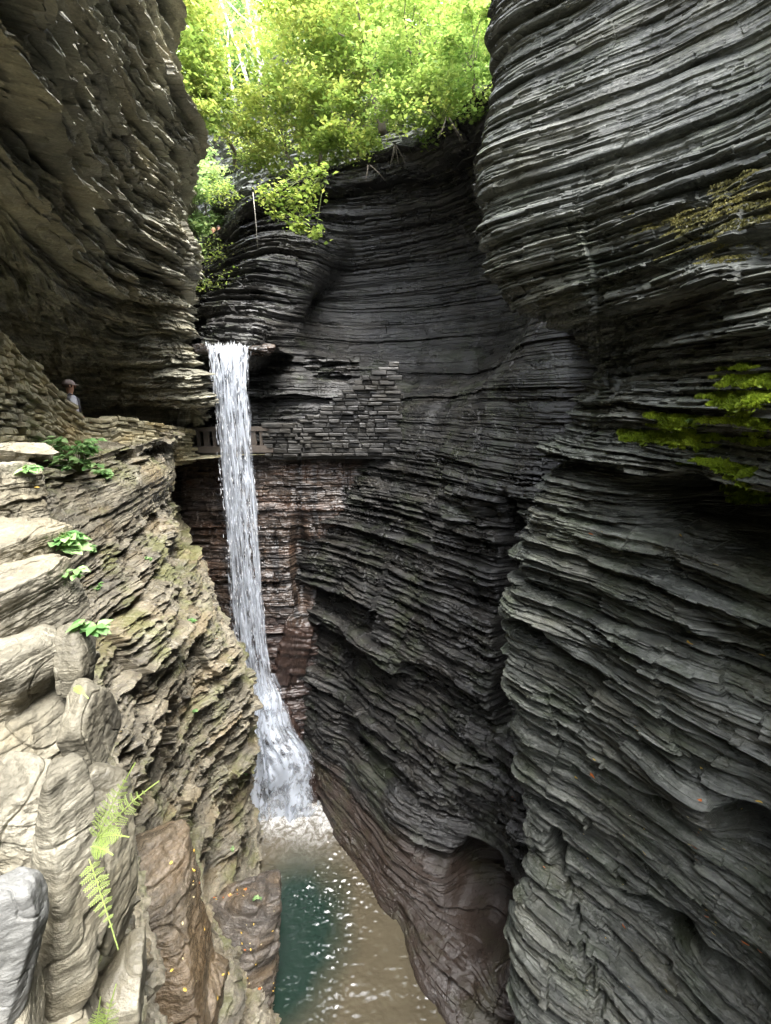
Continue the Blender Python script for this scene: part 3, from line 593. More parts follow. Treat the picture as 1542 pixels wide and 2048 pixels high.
# rocks under the cascade
for i, (px, py, d, wp, hp, lab) in enumerate([(540, 1460, 15.0, 110, 130, 'black wet rock in the middle of the white cascade'), (585, 1570, 14.9, 110, 110, 'low wet rock at the cascade foot nearest the pool'), (505, 1530, 14.9, 90, 200, 'dark rock under the left side of the cascade'),
                                          (575, 1350, 15.6, 70, 240, 'shiny stepped rock beside the lower fall')]):
    k = PPM(px, py, d); o = boulder('rock_ledge', at(px, py, d+.35), (wp*k, .9, hp*k*1.2), M['fallwall'], 70+i, (0, 8*i-10, 0), e=3.4, layered=.9, n=60)
    tag(o, lab, 'rock', 'dark rocks round the cascade')

# ------------------------------------------------------------------ masonry parapets
def masonry(name, top, heights, mat, label, seed, thick=.42, ch=(.07, .13), ln=(.16, .5), level=None, rel=1.0):
    r = random.Random(seed); T = np.array(top, float)
    seg = np.concatenate([[0], np.cumsum(np.linalg.norm(np.diff(T[:, :2], axis=0), axis=1))]); Lm = seg[-1]
    LB = float((T[:, 2]-np.array(heights)).min())
    if level is not None: heights = list(T[:, 2]-LB)
    P = lambda s: np.array([np.interp(s, seg, T[:, k]) for k in range(3)])
    H = lambda s: np.interp(s, seg, heights)
    mb = MB(); z = 0.0; hmax = max(heights); lvl = 0
    # depth below the top at each course, so the courses follow the sloping top
    if level is not None: hmax = level
    while z < hmax:
        h = r.uniform(*ch); s = -r.uniform(0, .3)
        while s < Lm:
            l = r.uniform(*ln); c = P(min(max(s+l/2, 0), Lm)); 
            if (z < H(s+l/2)) if level is None else (z < H(s+l/2)+r.uniform(-.05, .05)):
                a = P(min(max(s, 0), Lm)); b = P(min(s+l, Lm)); dv = (b-a)[:2]
                if np.linalg.norm(dv) < 1e-3: s += l; continue
                dv = dv/np.linalg.norm(dv); nv = np.array([dv[1], -dv[0]])
                o2 = rel*r.uniform(-.045, .045) if lvl else r.uniform(-.03, .07)
                hl = l/2-.008; th2 = thick/2+o2*.5; hz = h/2-.008+(r.uniform(-.006, .006))
                zc = ((a[2]+b[2])/2*1.0-z-h/2+(r.uniform(-.025, .025) if lvl == 0 else 0)) if level is None else LB+z+h/2
                sl = 0 if level is not None else (b[2]-a[2])/max(np.linalg.norm((b-a)[:2]), .05)*r.uniform(.55, .9)
                vs = []
                for (fy, ins) in ((-1, .022), (-.86, 0), (.86, 0), (1, .022)):
                    for (fx, fz) in ((-1, -1), (1, -1), (1, 1), (-1, 1)):
                        lx = fx*(hl-ins)+r.uniform(-.014, .014); lz = fz*(hz-min(ins, hz*.4))+r.uniform(-.009, .009); ly = fy*th2+o2+r.uniform(-.012, .012)
                        vs.append((c[0]+dv[0]*lx+nv[0]*ly, c[1]+dv[1]*lx+nv[1]*ly, zc+lz+sl*lx))
                fs = [(0, 1, 2, 3), (15, 14, 13, 12)]
                for q in range(3):
                    for k in range(4): fs.append((q*4+k, q*4+4+k, q*4+4+(k+1) % 4, q*4+(k+1) % 4))
                mb.add(vs, fs)
            s += l
        z += h; lvl += 1
    # mortar core
    core = []
    ss = np.linspace(0, Lm, 80)
    for s in ss:
        c = P(s); d = P(min(s+.05, Lm))-P(max(s-.05, 0)); d = d[:2]/np.linalg.norm(d[:2]); n = np.array([d[1], -d[0]])*(thick/2-.11)
        for sg, zz in ((1, -.06), (1, -H(s)-.1), (-1, -H(s)-.1), (-1, -.06)): core.append((c[0]+n[0]*sg, c[1]+n[1]*sg, c[2]+zz))
    fs = []
    for i in range(79):
        for k in range(4): fs.append((i*4+k, i*4+(k+1) % 4, i*4+4+(k+1) % 4, i*4+4+k))
    mb.add(core, fs)
    o = mb.build(name, mat); tag(o, label, 'stone wall'); return o
par_l = [at(-190, 570, 4.6), at(-60, 650, 6.3), at(0, 692, 7.6), at(60, 742, 8.7), at(100, 792, 9.5), at(150, 832, 10.4), at(195, 842, 11.3), at(218, 830, 11.8), at(300, 846, 13.2), at(372, 858, 15.2)]
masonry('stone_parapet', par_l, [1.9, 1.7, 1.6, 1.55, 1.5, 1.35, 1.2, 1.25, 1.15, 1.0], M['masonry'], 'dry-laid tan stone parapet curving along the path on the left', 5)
bpy.context.view_layer.update(); bc = WALLS['back_cliff'][0]
def wd(px, py):
    ok, l, n, _ = bc.ray_cast(Vector((0, 0, 0)), ray(px, py)); return l.y if ok else 16.0
par_r = [at(535, 852, 16.1), at(590, 847, 15.95)]+[at(x, y, max(15.2, min(16.2, wd(x, 860)-.2, wd(x, y+40)-.1))) for x, y in ((630, 832), (670, 806), (710, 775), (750, 745), (790, 727))]
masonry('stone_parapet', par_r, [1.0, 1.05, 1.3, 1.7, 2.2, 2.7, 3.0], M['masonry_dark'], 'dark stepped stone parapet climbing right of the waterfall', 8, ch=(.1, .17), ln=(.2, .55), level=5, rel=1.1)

# railing of the little bridge behind the falls
rail = empty('bridge_railing', at(450, 905, 15.9)); tag(rail, 'low brown post railing of the path behind the falling water', 'railing')
ri = Matrix.Translation(rail.location).inverted()
def rp(o): o.matrix_parent_inverse = ri; return o
a = Vector(at(372, 858, 15.7)); b = Vector(at(545, 858, 16.0))
def beam(p, q, hz, hy, name, zoff):
    mb = MB(); c = (p+q)/2; rz = math.atan2(q.y-p.y, q.x-p.x); mb.box((c.x, c.y, c.z+zoff), ((q-p).length, hy, hz), rz, .006); return rp(mb.build(name, M['wood'], rail))
beam(a, b, .13, .2, 'top_rail', 0); beam(a, b, .22, .3, 'bottom_beam', -.66)
for i in range(11):
    p = a.lerp(b, (i+.5)/11); mb = MB(); mb.box((p.x, p.y, p.z-.31), (.1 if i % 2 else .17, .12, .5), 0, .01); rp(mb.build('post', M['wood'], rail))

# ------------------------------------------------------------------ ray picking on what is built
bpy.context.view_layer.update()
PICK = [w[0] for w in WALLS.values()]+FG
ORG = Vector((0, 0, 0))
def pick(px, py, objs=None):
    d = ray(px, py); best = None
    for o in (objs or PICK):
        mi = o.matrix_world.inverted(); ok, l, n, _ = o.ray_cast(mi @ ORG, (mi.to_3x3() @ d).normalized())
        if ok:
            w = o.matrix_world @ l; r = w.length
            if best is None or r < best[0]: best = (r, w, (o.matrix_world.to_3x3() @ n).normalized())
    return (best[1], best[2]) if best else None

# ------------------------------------------------------------------ foliage
def leaf_cards(cen, size, tilt=.6, rng=RNG, droop=.25, wide=.55):
    n = len(cen); az = rng.random(n)*2*PI; d = np.stack([np.cos(az), np.sin(az), -droop+rng.normal(0, .3, n)], -1); d /= np.linalg.norm(d, axis=1, keepdims=True)
    up = np.stack([rng.normal(0, tilt, n), rng.normal(0, tilt, n), np.ones(n)], -1); sd = np.cross(d, up); sd /= np.linalg.norm(sd, axis=1, keepdims=True); nn = np.cross(sd, d)
    s = size*(.45+1.1*rng.random(n)**1.5)[:, None]
    V = np.stack([cen-d*s*.5, cen+sd*s*wide*.5+nn*s*.08, cen+d*s*.5, cen-sd*s*wide*.5+nn*s*.08], 1).reshape(-1, 3)
    return V, np.arange(n*4).reshape(n, 4)
def crown_points(c, r, n, clumps, rng, flat=.7, hollow=.35):
    c = np.array(c); r = np.array(r)
    q = rng.normal(size=(clumps, 3)); q /= np.linalg.norm(q, axis=1, keepdims=True); q *= (hollow+(1-hollow)*rng.random((clumps, 1))**.6)
    cc = c+q*r; cr = (.16+.2*rng.random(clumps))
    k = rng.choice(clumps, n, p=cr**1.5/(cr**1.5).sum()); g = rng.normal(size=(n, 3))*np.array([1, 1, flat*.6])
    P = cc[k]+g*cr[k][:, None]*r.mean()*.62
    return P, k, cc
def tree(name, label, base, top_c, r, n, clumps, leaf, mat, seed, trunk=.12, bark='bark', group='trees on the gorge rim', limbs=9, tint=0.0, flat=.7, hollow=.35, cat='tree', tilt=.6, parts=('trunk', 'crown')):
    rng = np.random.default_rng(seed); rr = random.Random(seed)
    t = empty(name, base); tag(t, label, cat, group); mi = Matrix.Translation(t.location).inverted()
    P, k, cc = crown_points(top_c, r, int(n*.8), clumps, rng, flat, hollow)
    V, Fa = leaf_cards(P, leaf*1.3, tilt, rng)
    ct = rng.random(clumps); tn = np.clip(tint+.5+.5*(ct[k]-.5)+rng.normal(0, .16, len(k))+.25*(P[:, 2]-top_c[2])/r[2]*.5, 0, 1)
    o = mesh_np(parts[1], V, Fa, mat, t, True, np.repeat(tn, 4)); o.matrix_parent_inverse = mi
    mb = MB(); b = Vector(base); c = Vector(top_c); pts = []
    for i in range(7):
        f = i/6; p = b.lerp(c, f)+Vector((rr.uniform(-1, 1), rr.uniform(-1, 1), 0))*.06*(c-b).length*math.sin(PI*f); pts.append(p)
    mb.tube(pts, [trunk*(1-.75*i/6) for i in range(7)], 8)
    for i in range(limbs):
        tgt = Vector(cc[rr.randrange(clumps)]); j = rr.randrange(2, 6); s = pts[j]; m = s.lerp(tgt, .5)+Vector((rr.uniform(-.2, .2), rr.uniform(-.2, .2), rr.uniform(0, .3)))
        mb.tube([s, m, tgt], [trunk*.32, trunk*.2, trunk*.06], 5)
    o = mb.build(parts[0], M[bark], t); o.matrix_parent_inverse = mi
    return t
TREES = [
 # px,py,d of crown centre; rx,ry,rz; base px,py,d; n; leaf; mat; label
 ((625, 130, 20.5), (2.4, 2.2, 2.2), (640, 350, 20.3), 15000, .13, 'leafY', .05, 'slender bright yellow-green tree rooted on the rim over the alcove', .09, 'bark'),
 ((560, 255, 21.5), (2.4, 1.8, 1.5), (600, 372, 21.2), 8500, .13, 'leafY', .18, 'low yellow-leaved tree leaning out from the rim left of the alcove', .06, 'bark'),
 ((700, 245, 19.2), (1.7, 1.4, 1.3), (720, 325, 19.6), 6500, .12, 'leafY', -.02, 'thick yellow-green bush above the middle of the alcove rim', .06, 'bark'),
 ((720, 40, 19.5), (2.6, 2.2, 2.0), (765, 265, 18.8), 13000, .12, 'leafY', -.2, 'tall olive-green tree with a dark twisted root stock on the rim', .15, 'bark'),
 ((850, 80, 17.2), (2.0, 1.8, 1.7), (800, 250, 17.8), 12000, .11, 'leafG', .1, 'dense green tree filling the rim left of the right cliff', .09, 'bark'),
 ((845, 205, 16.6), (1.5, 1.2, .75), (870, 235, 16.4), 6500, .1, 'leafG', .15, 'green bush spilling over the rim beneath the dense green tree', .05, 'bark'),
 ((940, 110, 15.4), (.75, 1.2, 1.7), (950, 190, 15.6), 4500, .1, 'leafG', .05, 'narrow green shrub squeezed against the right cliff edge', .05, 'bark'),
 ((395, 95, 19.0), (.95, 1.6, 2.1), (470, 330, 25.0), 7500, .13, 'leafY', 0, 'yellow-green tree hanging beside the left cliff top', .1, 'bark'),
 ((395, 200, 18.0), (.6, 1.0, 1.1), (405, 300, 19.0), 2200, .12, 'leafY', .0, 'small yellow-green branchy tree below the left cliff top', .04, 'bark'),
 ((412, 400, 31.0), (1.6, 1.8, 2.6), (415, 500, 31.5), 6500, .2, 'leafP', .1, 'pale green tree far up the gorge next to the two hikers', .08, 'bark'),
 ((393, 545, 27.0), (.7, 1.2, 1.6), (395, 600, 27.0), 2200, .15, 'leafP', .0, 'pale green sapling low in the gap beside the left cliff', .05, 'bark'),
 ((450, 240, 36.0), (3.2, 2.4, 3.0), (460, 420, 38.0), 12000, .22, 'leafD', .2, 'dark evergreen tree in the shaded gorge gap', .2, 'bark'),
 ((420, 330, 38.0), (2.4, 2.0, 2.4), (425, 440, 40.0), 8000, .2, 'leafD', .1, 'dark low evergreen behind the pale green tree', .18, 'bark'),
 ((530, 90, 34.0), (3.6, 2.6, 3.0), (520, 330, 35.0), 9000, .22, 'leafP', 0, 'pale green tree on the slope behind the yellow trees', .2, 'palebark'),
 ((440, 40, 40.0), (4.0, 3.0, 4.6), (430, 300, 41.0), 9000, .26, 'leafP', -.1, 'tall pale tree behind thin bare trunks at the top left', .2, 'palebark'),
 ((640, 20, 30.0), (3.4, 2.6, 3.6), (640, 250, 31.0), 9000, .2, 'leafG', .1, 'green tree higher on the hillside behind the tallest yellow one', .2, 'bark'),
 ((790, -10, 25.0), (3.4, 2.4, 3.0), (790, 200, 26.0), 10000, .17, 'leafG', 0, 'green tree on the hillside above the dark root stock', .2, 'bark'),
 ((920, 0, 21.5), (2.2, 2.0, 2.2), (930, 160, 22.5), 8000, .14, 'leafG', .1, 'green tree behind the narrow shrub at the right cliff', .14, 'bark'),
 ((650, -90, 27.0), (3.0, 2.4, 2.2), (575, 300, 28.0), 7000, .19, 'leafY', 0, 'yellow-green tree whose crown leaves the top of the frame', .14, 'palebark'),
 ((880, -120, 24.0), (3.0, 2.4, 2.2), (900, 170, 25.0), 7000, .18, 'leafG', 0, 'high green crown behind the dense green tree', .14, 'bark'),
 ((720, -130, 26.0), (3.4, 2.4, 2.2), (730, 210, 27.0), 7000, .2, 'leafY', -.1, 'high olive crown at the very top above the tall olive tree', .14, 'bark'),
]
for i, (c, r, b, n, lf, mt, ti, lab, tw, bk) in enumerate(TREES):
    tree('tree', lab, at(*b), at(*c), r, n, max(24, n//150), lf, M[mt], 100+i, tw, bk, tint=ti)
# thin pale trunks leaning at the top left
for i, (b, t_, lab) in enumerate([((505, 190, 30), (430, -40, 31), 'bare pale trunk leaning far left in front of the far trees'), ((540, 175, 29), (478, -40, 30), 'bare pale trunk second from the left, nearly parallel to the first'),
                                  ((520, 200, 29), (512, -40, 30), 'upright bare pale trunk between the leaning ones'), ((560, 200, 29), (548, -40, 30), 'upright bare pale trunk nearest the yellow tree'), ((470, 210, 32), (455, 60, 32), 'short bare trunk low at the gap')]):
    p, q = Vector(at(*b)), Vector(at(*t_)); t = empty('bare_tree', p); tag(t, lab, 'tree', 'thin bare trunks on the far slope'); mi = Matrix.Translation(p).inverted()
    mb = MB(); pts = [p.lerp(q, f)+Vector((random.uniform(-.1, .1), 0, 0)) for f in np.linspace(0, 1, 6)]; mb.tube(pts, [.11-.012*j for j in range(6)], 7)
    o = mb.build('trunk', M['palebark'], t); o.matrix_parent_inverse = mi
    mb = MB()
    for j in range(5):
        s = pts[1+j % 5 if j < 4 else 3]; e_ = s+Vector((random.uniform(-1.4, 1.4), random.uniform(-.5, .5), random.uniform(.5, 1.8))); mb.tube([s, s.lerp(e_, .5)+Vector((0, 0, -.1)), e_], [.035, .025, .008], 5)
    o = mb.build('branches', M['palebark'], t); o.matrix_parent_inverse = mi

def shrub(name, label, base, spots, n, leaf, mat, seed, group=None, tint=0, spread=.25, cat='shrub', stemr=.02, wide=.7):
    rng = np.random.default_rng(seed); t = empty(name, base); tag(t, label, cat, group); mi = Matrix.Translation(t.location).inverted(); P = []
    mb = MB(); b = Vector(base)
    for s in spots:
        s = Vector(s); P.append(np.array(s)+rng.normal(size=(n//len(spots), 3))*np.array([spread, spread*.8, spread*.7]))
        m = b.lerp(s, .5)+Vector((0, -.05, .12*(s-b).length)); mb.tube([b, m, s], [stemr, stemr*.7, stemr*.3], 5)
    P = np.concatenate(P); V, Fa = leaf_cards(P, leaf, .5, rng, wide=wide)
    tn = np.clip(.5+tint+rng.normal(0, .22, len(P)), 0, 1)
    o = mesh_np('foliage', V, Fa, mat, t, True, np.repeat(tn, 4)); o.matrix_parent_inverse = mi
    o = mb.build('stem', M['stem'], t); o.matrix_parent_inverse = mi
    return t
D = 18.3
shrub('hanging_shrub', 'bright lime shrub hanging in loose clusters over the alcove edge', at(655, 362, 20), [at(x, y, D) for x, y in [(640, 345), (600, 350), (570, 375), (545, 400), (590, 395), (615, 415), (560, 430), (590, 445), (600, 455), (632, 466), (530, 385), (620, 380), (575, 410)]], 1000, .17, M['leafY'], 61, tint=-.05, spread=.2)
for i, (px, py, d, n_, lab) in enumerate([(520, 335, 22, 260, 'yellowing shrub clinging to the rim left of the hanging lime one'), (690, 320, 19, 240, 'small shrub with exposed roots at the alcove rim'), (880, 245, 15.8, 160, 'sparse shrub with dangling roots near the right cliff'), (445, 400, 27, 240, 'green tuft on the wet far slope near the hikers'),
                                     (440, 515, 22, 90, 'tiny weed tuft on the shiny wet slope'), (425, 575, 20, 110, 'low weed tuft on the mossy lower wet slope'), (490, 300, 27, 260, 'yellow shrub on the pale stepped slope'), (540, 300, 24, 260, 'yellow-green shrub above the rim between the trees')]):
    b = at(px, py, d); shrub('shrub', lab, b, [(b[0]+random.uniform(-.7, .7), b[1]-.2+random.uniform(-.3, .3), b[2]+random.uniform(-.2, .6)) for _ in range(7)], n_*2, .12, M['leafY'], 200+i, 'shrubs along the rim', spread=.25)
# dangling roots and vines on the rim
for i, (px, py, d, ln, lab) in enumerate([(506, 385, 18.6, 2.2, 'long pale vine hanging before the dark wall below the rim'), (737, 330, 18.2, .5, 'short root dangling at the middle of the rim'), (895, 235, 15.5, .7, 'forked root dangling near the right cliff'), (790, 290, 17.2, .6, 'pale bare root sloping down the rim edge')]):
    p = Vector(at(px, py, d)); mb = MB(); x = 0
    for j in range(1 if i == 0 else 4):
        off = Vector((random.uniform(-.25, .25)*(i > 0), random.uniform(-.1, .1), 0)); mb.tube([p+off*.2, p+off+Vector((.05, 0, -ln*.4)), p+off*2+Vector((.08, -.05, -ln*random.uniform(.8, 1.1)))], [.014, .01, .005], 5)
    tag(mb.build('dangling_root', M['palebark'] if i == 0 else M['bark']), lab, 'root', 'roots hanging from the rim')

# ------------------------------------------------------------------ broad-leaved plants on the left ledges
def plant(px, py, wpx, nst, lf, label, seed, dd=None, mat='leafB', drop=0.0):
    h = pick(px, py+8); rr = random.Random(seed)
    if h is None: return
    b = h[0]+h[1]*.02; k = PPM(px, py, b.y); R = wpx*k/2
    t = empty('plant', b); tag(t, label, 'plant', 'leafy plants on the left ledges'); mi = Matrix.Translation(t.location).inverted()
    mb = MB(); V = []; Fv = []; tn = []
    for i in range(nst):
        a = rr.uniform(0, 2*PI); q = R*rr.uniform(.25, 1.0); tip = b+Vector((math.cos(a)*q, -abs(math.sin(a))*q*.7, rr.uniform(.2, 1.15)*R*(1-drop)-q*.1))
        mid = b.lerp(tip, .5)+Vector((0, 0, R*.18)); mb.tube([b, mid, tip], [.006+.003*R, .004, .002], 5)
        for j in range(5):
            f = rr.uniform(.55, 1.05); c = b.lerp(mid, f*2) if f < .5 else mid.lerp(tip, (f-.5)*2)
            az = a+rr.uniform(-1.5, 1.5); d = Vector((math.cos(az), math.sin(az)-.3, rr.uniform(-.5, .1))).normalized(); up = Vector((rr.uniform(-.3, .3), -.35+rr.uniform(-.3, .3), 1)).normalized(); s = d.cross(up).normalized(); nn = s.cross(d)
            l = lf*rr.uniform(.6, 1.25); w = l*.33
            ring = [c, c+d*l*.25+s*w+nn*.06*l, c+d*l*.6+s*w*.8+nn*.05*l, c+d*l-nn*.08*l, c+d*l*.6-s*w*.8+nn*.05*l, c+d*l*.25-s*w+nn*.06*l]
            bi = len(V); V += [tuple(p) for p in ring]+[tuple(c+d*l*.45-nn*.02*l)]
            Fv += [(bi+k_, bi+(k_+1) % 6, bi+6) for k_ in range(6)]; tn += [rr.random()]*7
    o = mesh_np('leaves', np.array(V), np.array(Fv), M[mat], t, True, np.array(tn)); o.matrix_parent_inverse = mi
    o = mb.build('stem', M['stem'], t); o.matrix_parent_inverse = mi
plant(160, 935, 130, 60, .13, 'largest leafy green plant, on the ledge under the parapet', 1)
plant(205, 945, 40, 9, .12, 'small leafy sprig at the right foot of the largest plant', 2)
plant(130, 1090, 70, 16, .12, 'mid-sized leafy plant on the ledge below the largest one', 3)
plant(180, 1100, 45, 9, .09, 'small drooping sprig right of the mid-sized leafy plant', 4)
plant(140, 1155, 45, 10, .07, 'little weed just below the mid-sized leafy plant', 5)
plant(195, 1170, 30, 6, .06, 'tiny weed on the brown ledge', 6)
plant(168, 1262, 66, 8, .075, 'pale broad-leaved seedling beside the tan slab', 7)
plant(55, 935, 30, 6, .08, 'tiny sprig at the dark crack left of the largest plant', 8)
plant(160, 865, 20, 5, .08, 'tiny sprig growing out of the parapet stones', 9)
for i, (px, py) in enumerate([(385, 1235), (492, 1540), (462, 1690), (515, 1790), (392, 1415), (300, 1110)]):
    plant(px, py, 18, 6, .07, ['speck of green weed on the buttress edge beside the upper fall', 'green sprig on the buttress edge beside the cascade', 'green sprig on the shaded lower buttress', 'green sprig at the pool-edge ledge top', 'green sprig in the middle of the buttress face', 'mossy yellow-green tuft on the buttress shelf'][i], 20+i)
for i, (px, py) in enumerate([(1360, 850), (1410, 850), (1385, 838)]):
    plant(px, py, 30, 8, .05, ['sprig at the left end of the upper moss cushion', 'sprig under the upper moss cushion', 'sprig in the gap between moss cushions'][i], 40+i)

# ------------------------------------------------------------------ ferns
def fern(label, fronds, seed):
    """fronds: list of (base pixel+depth, tip pixel+depth, width m, sag)"""
    rr = random.Random(seed); b0 = Vector(at(*fronds[0][0])); t = empty('fern', b0); tag(t, label, 'fern', 'ferns growing between the left boulders'); mi = Matrix.Translation(b0).inverted()
    for (b, e, wd, sag) in fronds:
        p0, p1 = Vector(at(*b)), Vector(at(*e)); n = 12; V = []; Fv = []; tn = []; pts = []
        for i in range(n+1):
            f = i/n; pts.append(p0.lerp(p1, f)+Vector((0, -.01, sag*math.sin(PI*f))))
        view = -((p0+p1)/2).normalized(); tw = rr.uniform(-.25, .25); base_t = rr.uniform(.25, .7)
        for i in range(1, n+1):
            f = i/n; ax = (pts[i]-pts[i-1]).normalized(); side = ax.cross(view).normalized(); side = (side+view*tw).normalized(); nrm = side.cross(ax).normalized()
            hs_ = side*.0018; bi = len(V); V += [tuple(pts[i-1]-hs_), tuple(pts[i]-hs_), tuple(pts[i]+hs_), tuple(pts[i-1]+hs_)]; Fv.append((bi, bi+1, bi+2, bi+3)); tn += [base_t]*4
            env = math.sin(PI*min(1, f*1.05+.16))**.8*(1-.45*f)
            for sg in (-1, 1):
                Lp = wd*env*rr.uniform(.9, 1.08); d = (side*sg+ax*.42+nrm*rr.uniform(-.2, .1)).normalized(); q = d.cross(nrm).normalized()
                m = 6
                hw = ax*.0016; pe = pts[i]+d*Lp-nrm*(Lp*.18); bi = len(V)
                V += [tuple(pts[i]-hw), tuple(pe-hw*.4), tuple(pe+hw*.4), tuple(pts[i]+hw)]; Fv.append((bi, bi+1, bi+2, bi+3)); tn += [base_t]*4
                for j in range(m):
                    g = (j+.6)/m; c = pts[i]+d*Lp*g-nrm*(g*g*Lp*.18); ll = Lp*.36*(1-.7*g)+.003; lw = Lp/m*1.0
                    for s2 in (-1, 1):
                        dd = (q*s2+d*.55).normalized(); bi = len(V)
                        V += [tuple(c-d*lw*.5), tuple(c+dd*ll*.6-d*lw*.25), tuple(c+dd*ll), tuple(c+dd*ll*.55+d*lw*.55)]; Fv.append((bi, bi+1, bi+2, bi+3)); tn += [min(1, max(0, base_t+rr.uniform(-.15, .2)))]*4
        o = mesh_np('frond', np.array(V), np.array(Fv), M['fern'], t, False, np.array(tn)); o.matrix_parent_inverse = mi
        mb = MB(); mb.tube(pts, [.0013*(1-.7*i/n) for i in range(n+1)], 5); s = mb.build('stalk', M['fernstalk'], o); s.matrix_parent_inverse = Matrix.Identity(4)
fern('largest fern clump, fronds pointing up and right over the gorge', [((194, 1680, 1.22), (274, 1520, 1.2), .046, .01), ((204, 1668, 1.22), (322, 1556, 1.15), .042, .015), ((198, 1672, 1.22), (262, 1668, 1.16), .03, .01)], 1)
fern('hanging fern frond curling down below the largest clump', [((182, 1712, 1.2), (240, 1892, 1.15), .042, .012), ((184, 1688, 1.22), (230, 1704, 1.15), .035, .01)], 2)
fern('lowest fern, standing at the bottom of the frame', [((200, 2090, 1.12), (236, 1960, 1.12), .045, 0), ((190, 2080, 1.12), (205, 1985, 1.1), .035, 0)], 3)
fern('tiny fern leaf sprouting above the rounded grey boulder', [((150, 1372, 1.62), (180, 1394, 1.58), .016, .01)], 4)

# ------------------------------------------------------------------ moss on the right wall
def moss_from(wname, regions, seed, label, thr=.0, name='moss', mat='mossm', cnt=90000, flat=1.0):
    o, V, n = WALLS[wname]; P = V
    dy = P[..., 1]; up = n[..., 2]
    t = 1/np.maximum(dy, .5)
    # camera-space projection only to find which rock faces carry moss, the moss itself is rock-hugging geometry
    depth = P[..., 1]*cT-P[..., 2]*sT; px = CX+F*P[..., 0]/depth; py = CY-F*(P[..., 1]*sT+P[..., 2]*cT)/depth
    du = np.gradient(P, axis=1); dv = np.gradient(P, axis=0); nn = np.cross(dv, du); nn /= np.linalg.norm(nn, axis=-1, keepdims=True)+1e-9
    if nn[..., 0].mean() > 0: nn = -nn
    msk = np.zeros(px.shape)
    for (x, y, rx, ry) in regions: msk = np.maximum(msk, 1-((px-x)/rx)**2-((py-y)/ry)**2)
    ledge = gsmooth(nn[..., 2], 1.2)
    f = msk*.6+ledge*.75+.7*fbm(P[..., 0]*2.3, P[..., 1]*2.3, P[..., 2]*6, 4)
    keep = (msk > 0) & (f > .36+thr)
    kk = gsmooth(gsmooth(keep.astype(float), 1.0), 1.0, 1)
    cells = (kk[:-1, :-1] > .45) & (kk[1:, 1:] > .45)
    off = .012+.03*np.clip(kk-.45, 0, 1)*2+.022*noise3(P[..., 0]*13, P[..., 1]*13, P[..., 2]*16)+.012*noise3(P[..., 0]*30, P[..., 1]*30, P[..., 2]*34)
    Q = P+nn*off[..., None]; Q[..., 2] += off*.4
    rng = np.random.default_rng(seed); ii, jj = np.nonzero(cells); area = np.linalg.norm(np.cross(dv, du), axis=-1)[ii, jj]
    k = rng.choice(len(ii), cnt, p=area/area.sum()); ii, jj = ii[k], jj[k]; a_, b_ = rng.random(cnt)[:, None], rng.random(cnt)[:, None]
    p = P[ii, jj]*(1-a_)*(1-b_)+P[ii+1, jj]*a_*(1-b_)+P[ii, jj+1]*(1-a_)*b_+P[ii+1, jj+1]*a_*b_
    nv = nn[ii, jj]+rng.normal(0, .45, (cnt, 3))+np.array([0, 0, .35]); nv /= np.linalg.norm(nv, axis=1, keepdims=True)
    hgt = flat*(.012+.028*np.clip(kk[ii, jj]-.45, 0, 1)*2)*(.5+rng.random(cnt)); hgt = hgt*(1+.8*fbm(p[:, 0]*9, p[:, 1]*9, p[:, 2]*9, 2))
    sd = np.cross(nv, rng.normal(size=(cnt, 3))); sd /= np.linalg.norm(sd, axis=1, keepdims=True)+1e-9; w_ = .007+.006*rng.random(cnt)
    V4 = np.stack([p-sd*w_[:, None], p+nv*hgt[:, None]*.6-sd*w_[:, None]*1.1, p+nv*hgt[:, None], p+nv*hgt[:, None]*.6+sd*w_[:, None]*1.1], 1).reshape(-1, 3)
    tint = np.clip(.45+.6*fbm(p[:, 0]*5, p[:, 1]*5, p[:, 2]*7, 3)+rng.normal(0, .15, cnt), 0, 1)
    ob = mesh_np(name, V4, np.arange(cnt*4).reshape(cnt, 4), M[mat], None, False, np.repeat(tint, 4)); tag(ob, label, 'moss', None, 'stuff')
moss_from('right_cliff', [(1420, 860, 190, 42), (1490, 800, 100, 70), (1440, 940, 110, 26), (1500, 985, 60, 30), (1290, 872, 60, 20)], 1, 'bright green moss cushions on the right wall ledges')
moss_from('right_cliff', [(1400, 470, 190, 60), (1500, 400, 90, 60)], 2, 'thin yellowish moss along the upper right strata', thr=.06, mat='mosso', cnt=9000, flat=.4)

# ------------------------------------------------------------------ fallen leaves
def leaf_proto(seed, colr, sz):
    rr = random.Random(seed); m, nt, P = new_mat('fallen_leaf_%d' % seed); P.inputs['Base Color'].default_value = (*colr, 1); P.inputs['Roughness'].default_value = .5
    pr = [(0, -.5), (.26, -.25), (.34, .05), (.2, .35), (0, .55), (-.2, .35), (-.34, .05), (-.26, -.25)]
    V = [(x*sz, y*sz, rr.uniform(.0, .12)*sz) for x, y in pr]+[(0, 0, 0)]
    me = bpy.data.meshes.new('fallen_leaf'); me.from_pydata(V, [], [(i, (i+1) % 8, 8) for i in range(8)]); me.materials.append(m); return me
LP = {'yellow': leaf_proto(1, (.75, .5, .08), .075), 'orange': leaf_proto(2, (.75, .2, .04), .11), 'pale': leaf_proto(3, (.7, .6, .32), .06), 'brown': leaf_proto(4, (.3, .12, .05), .08)}
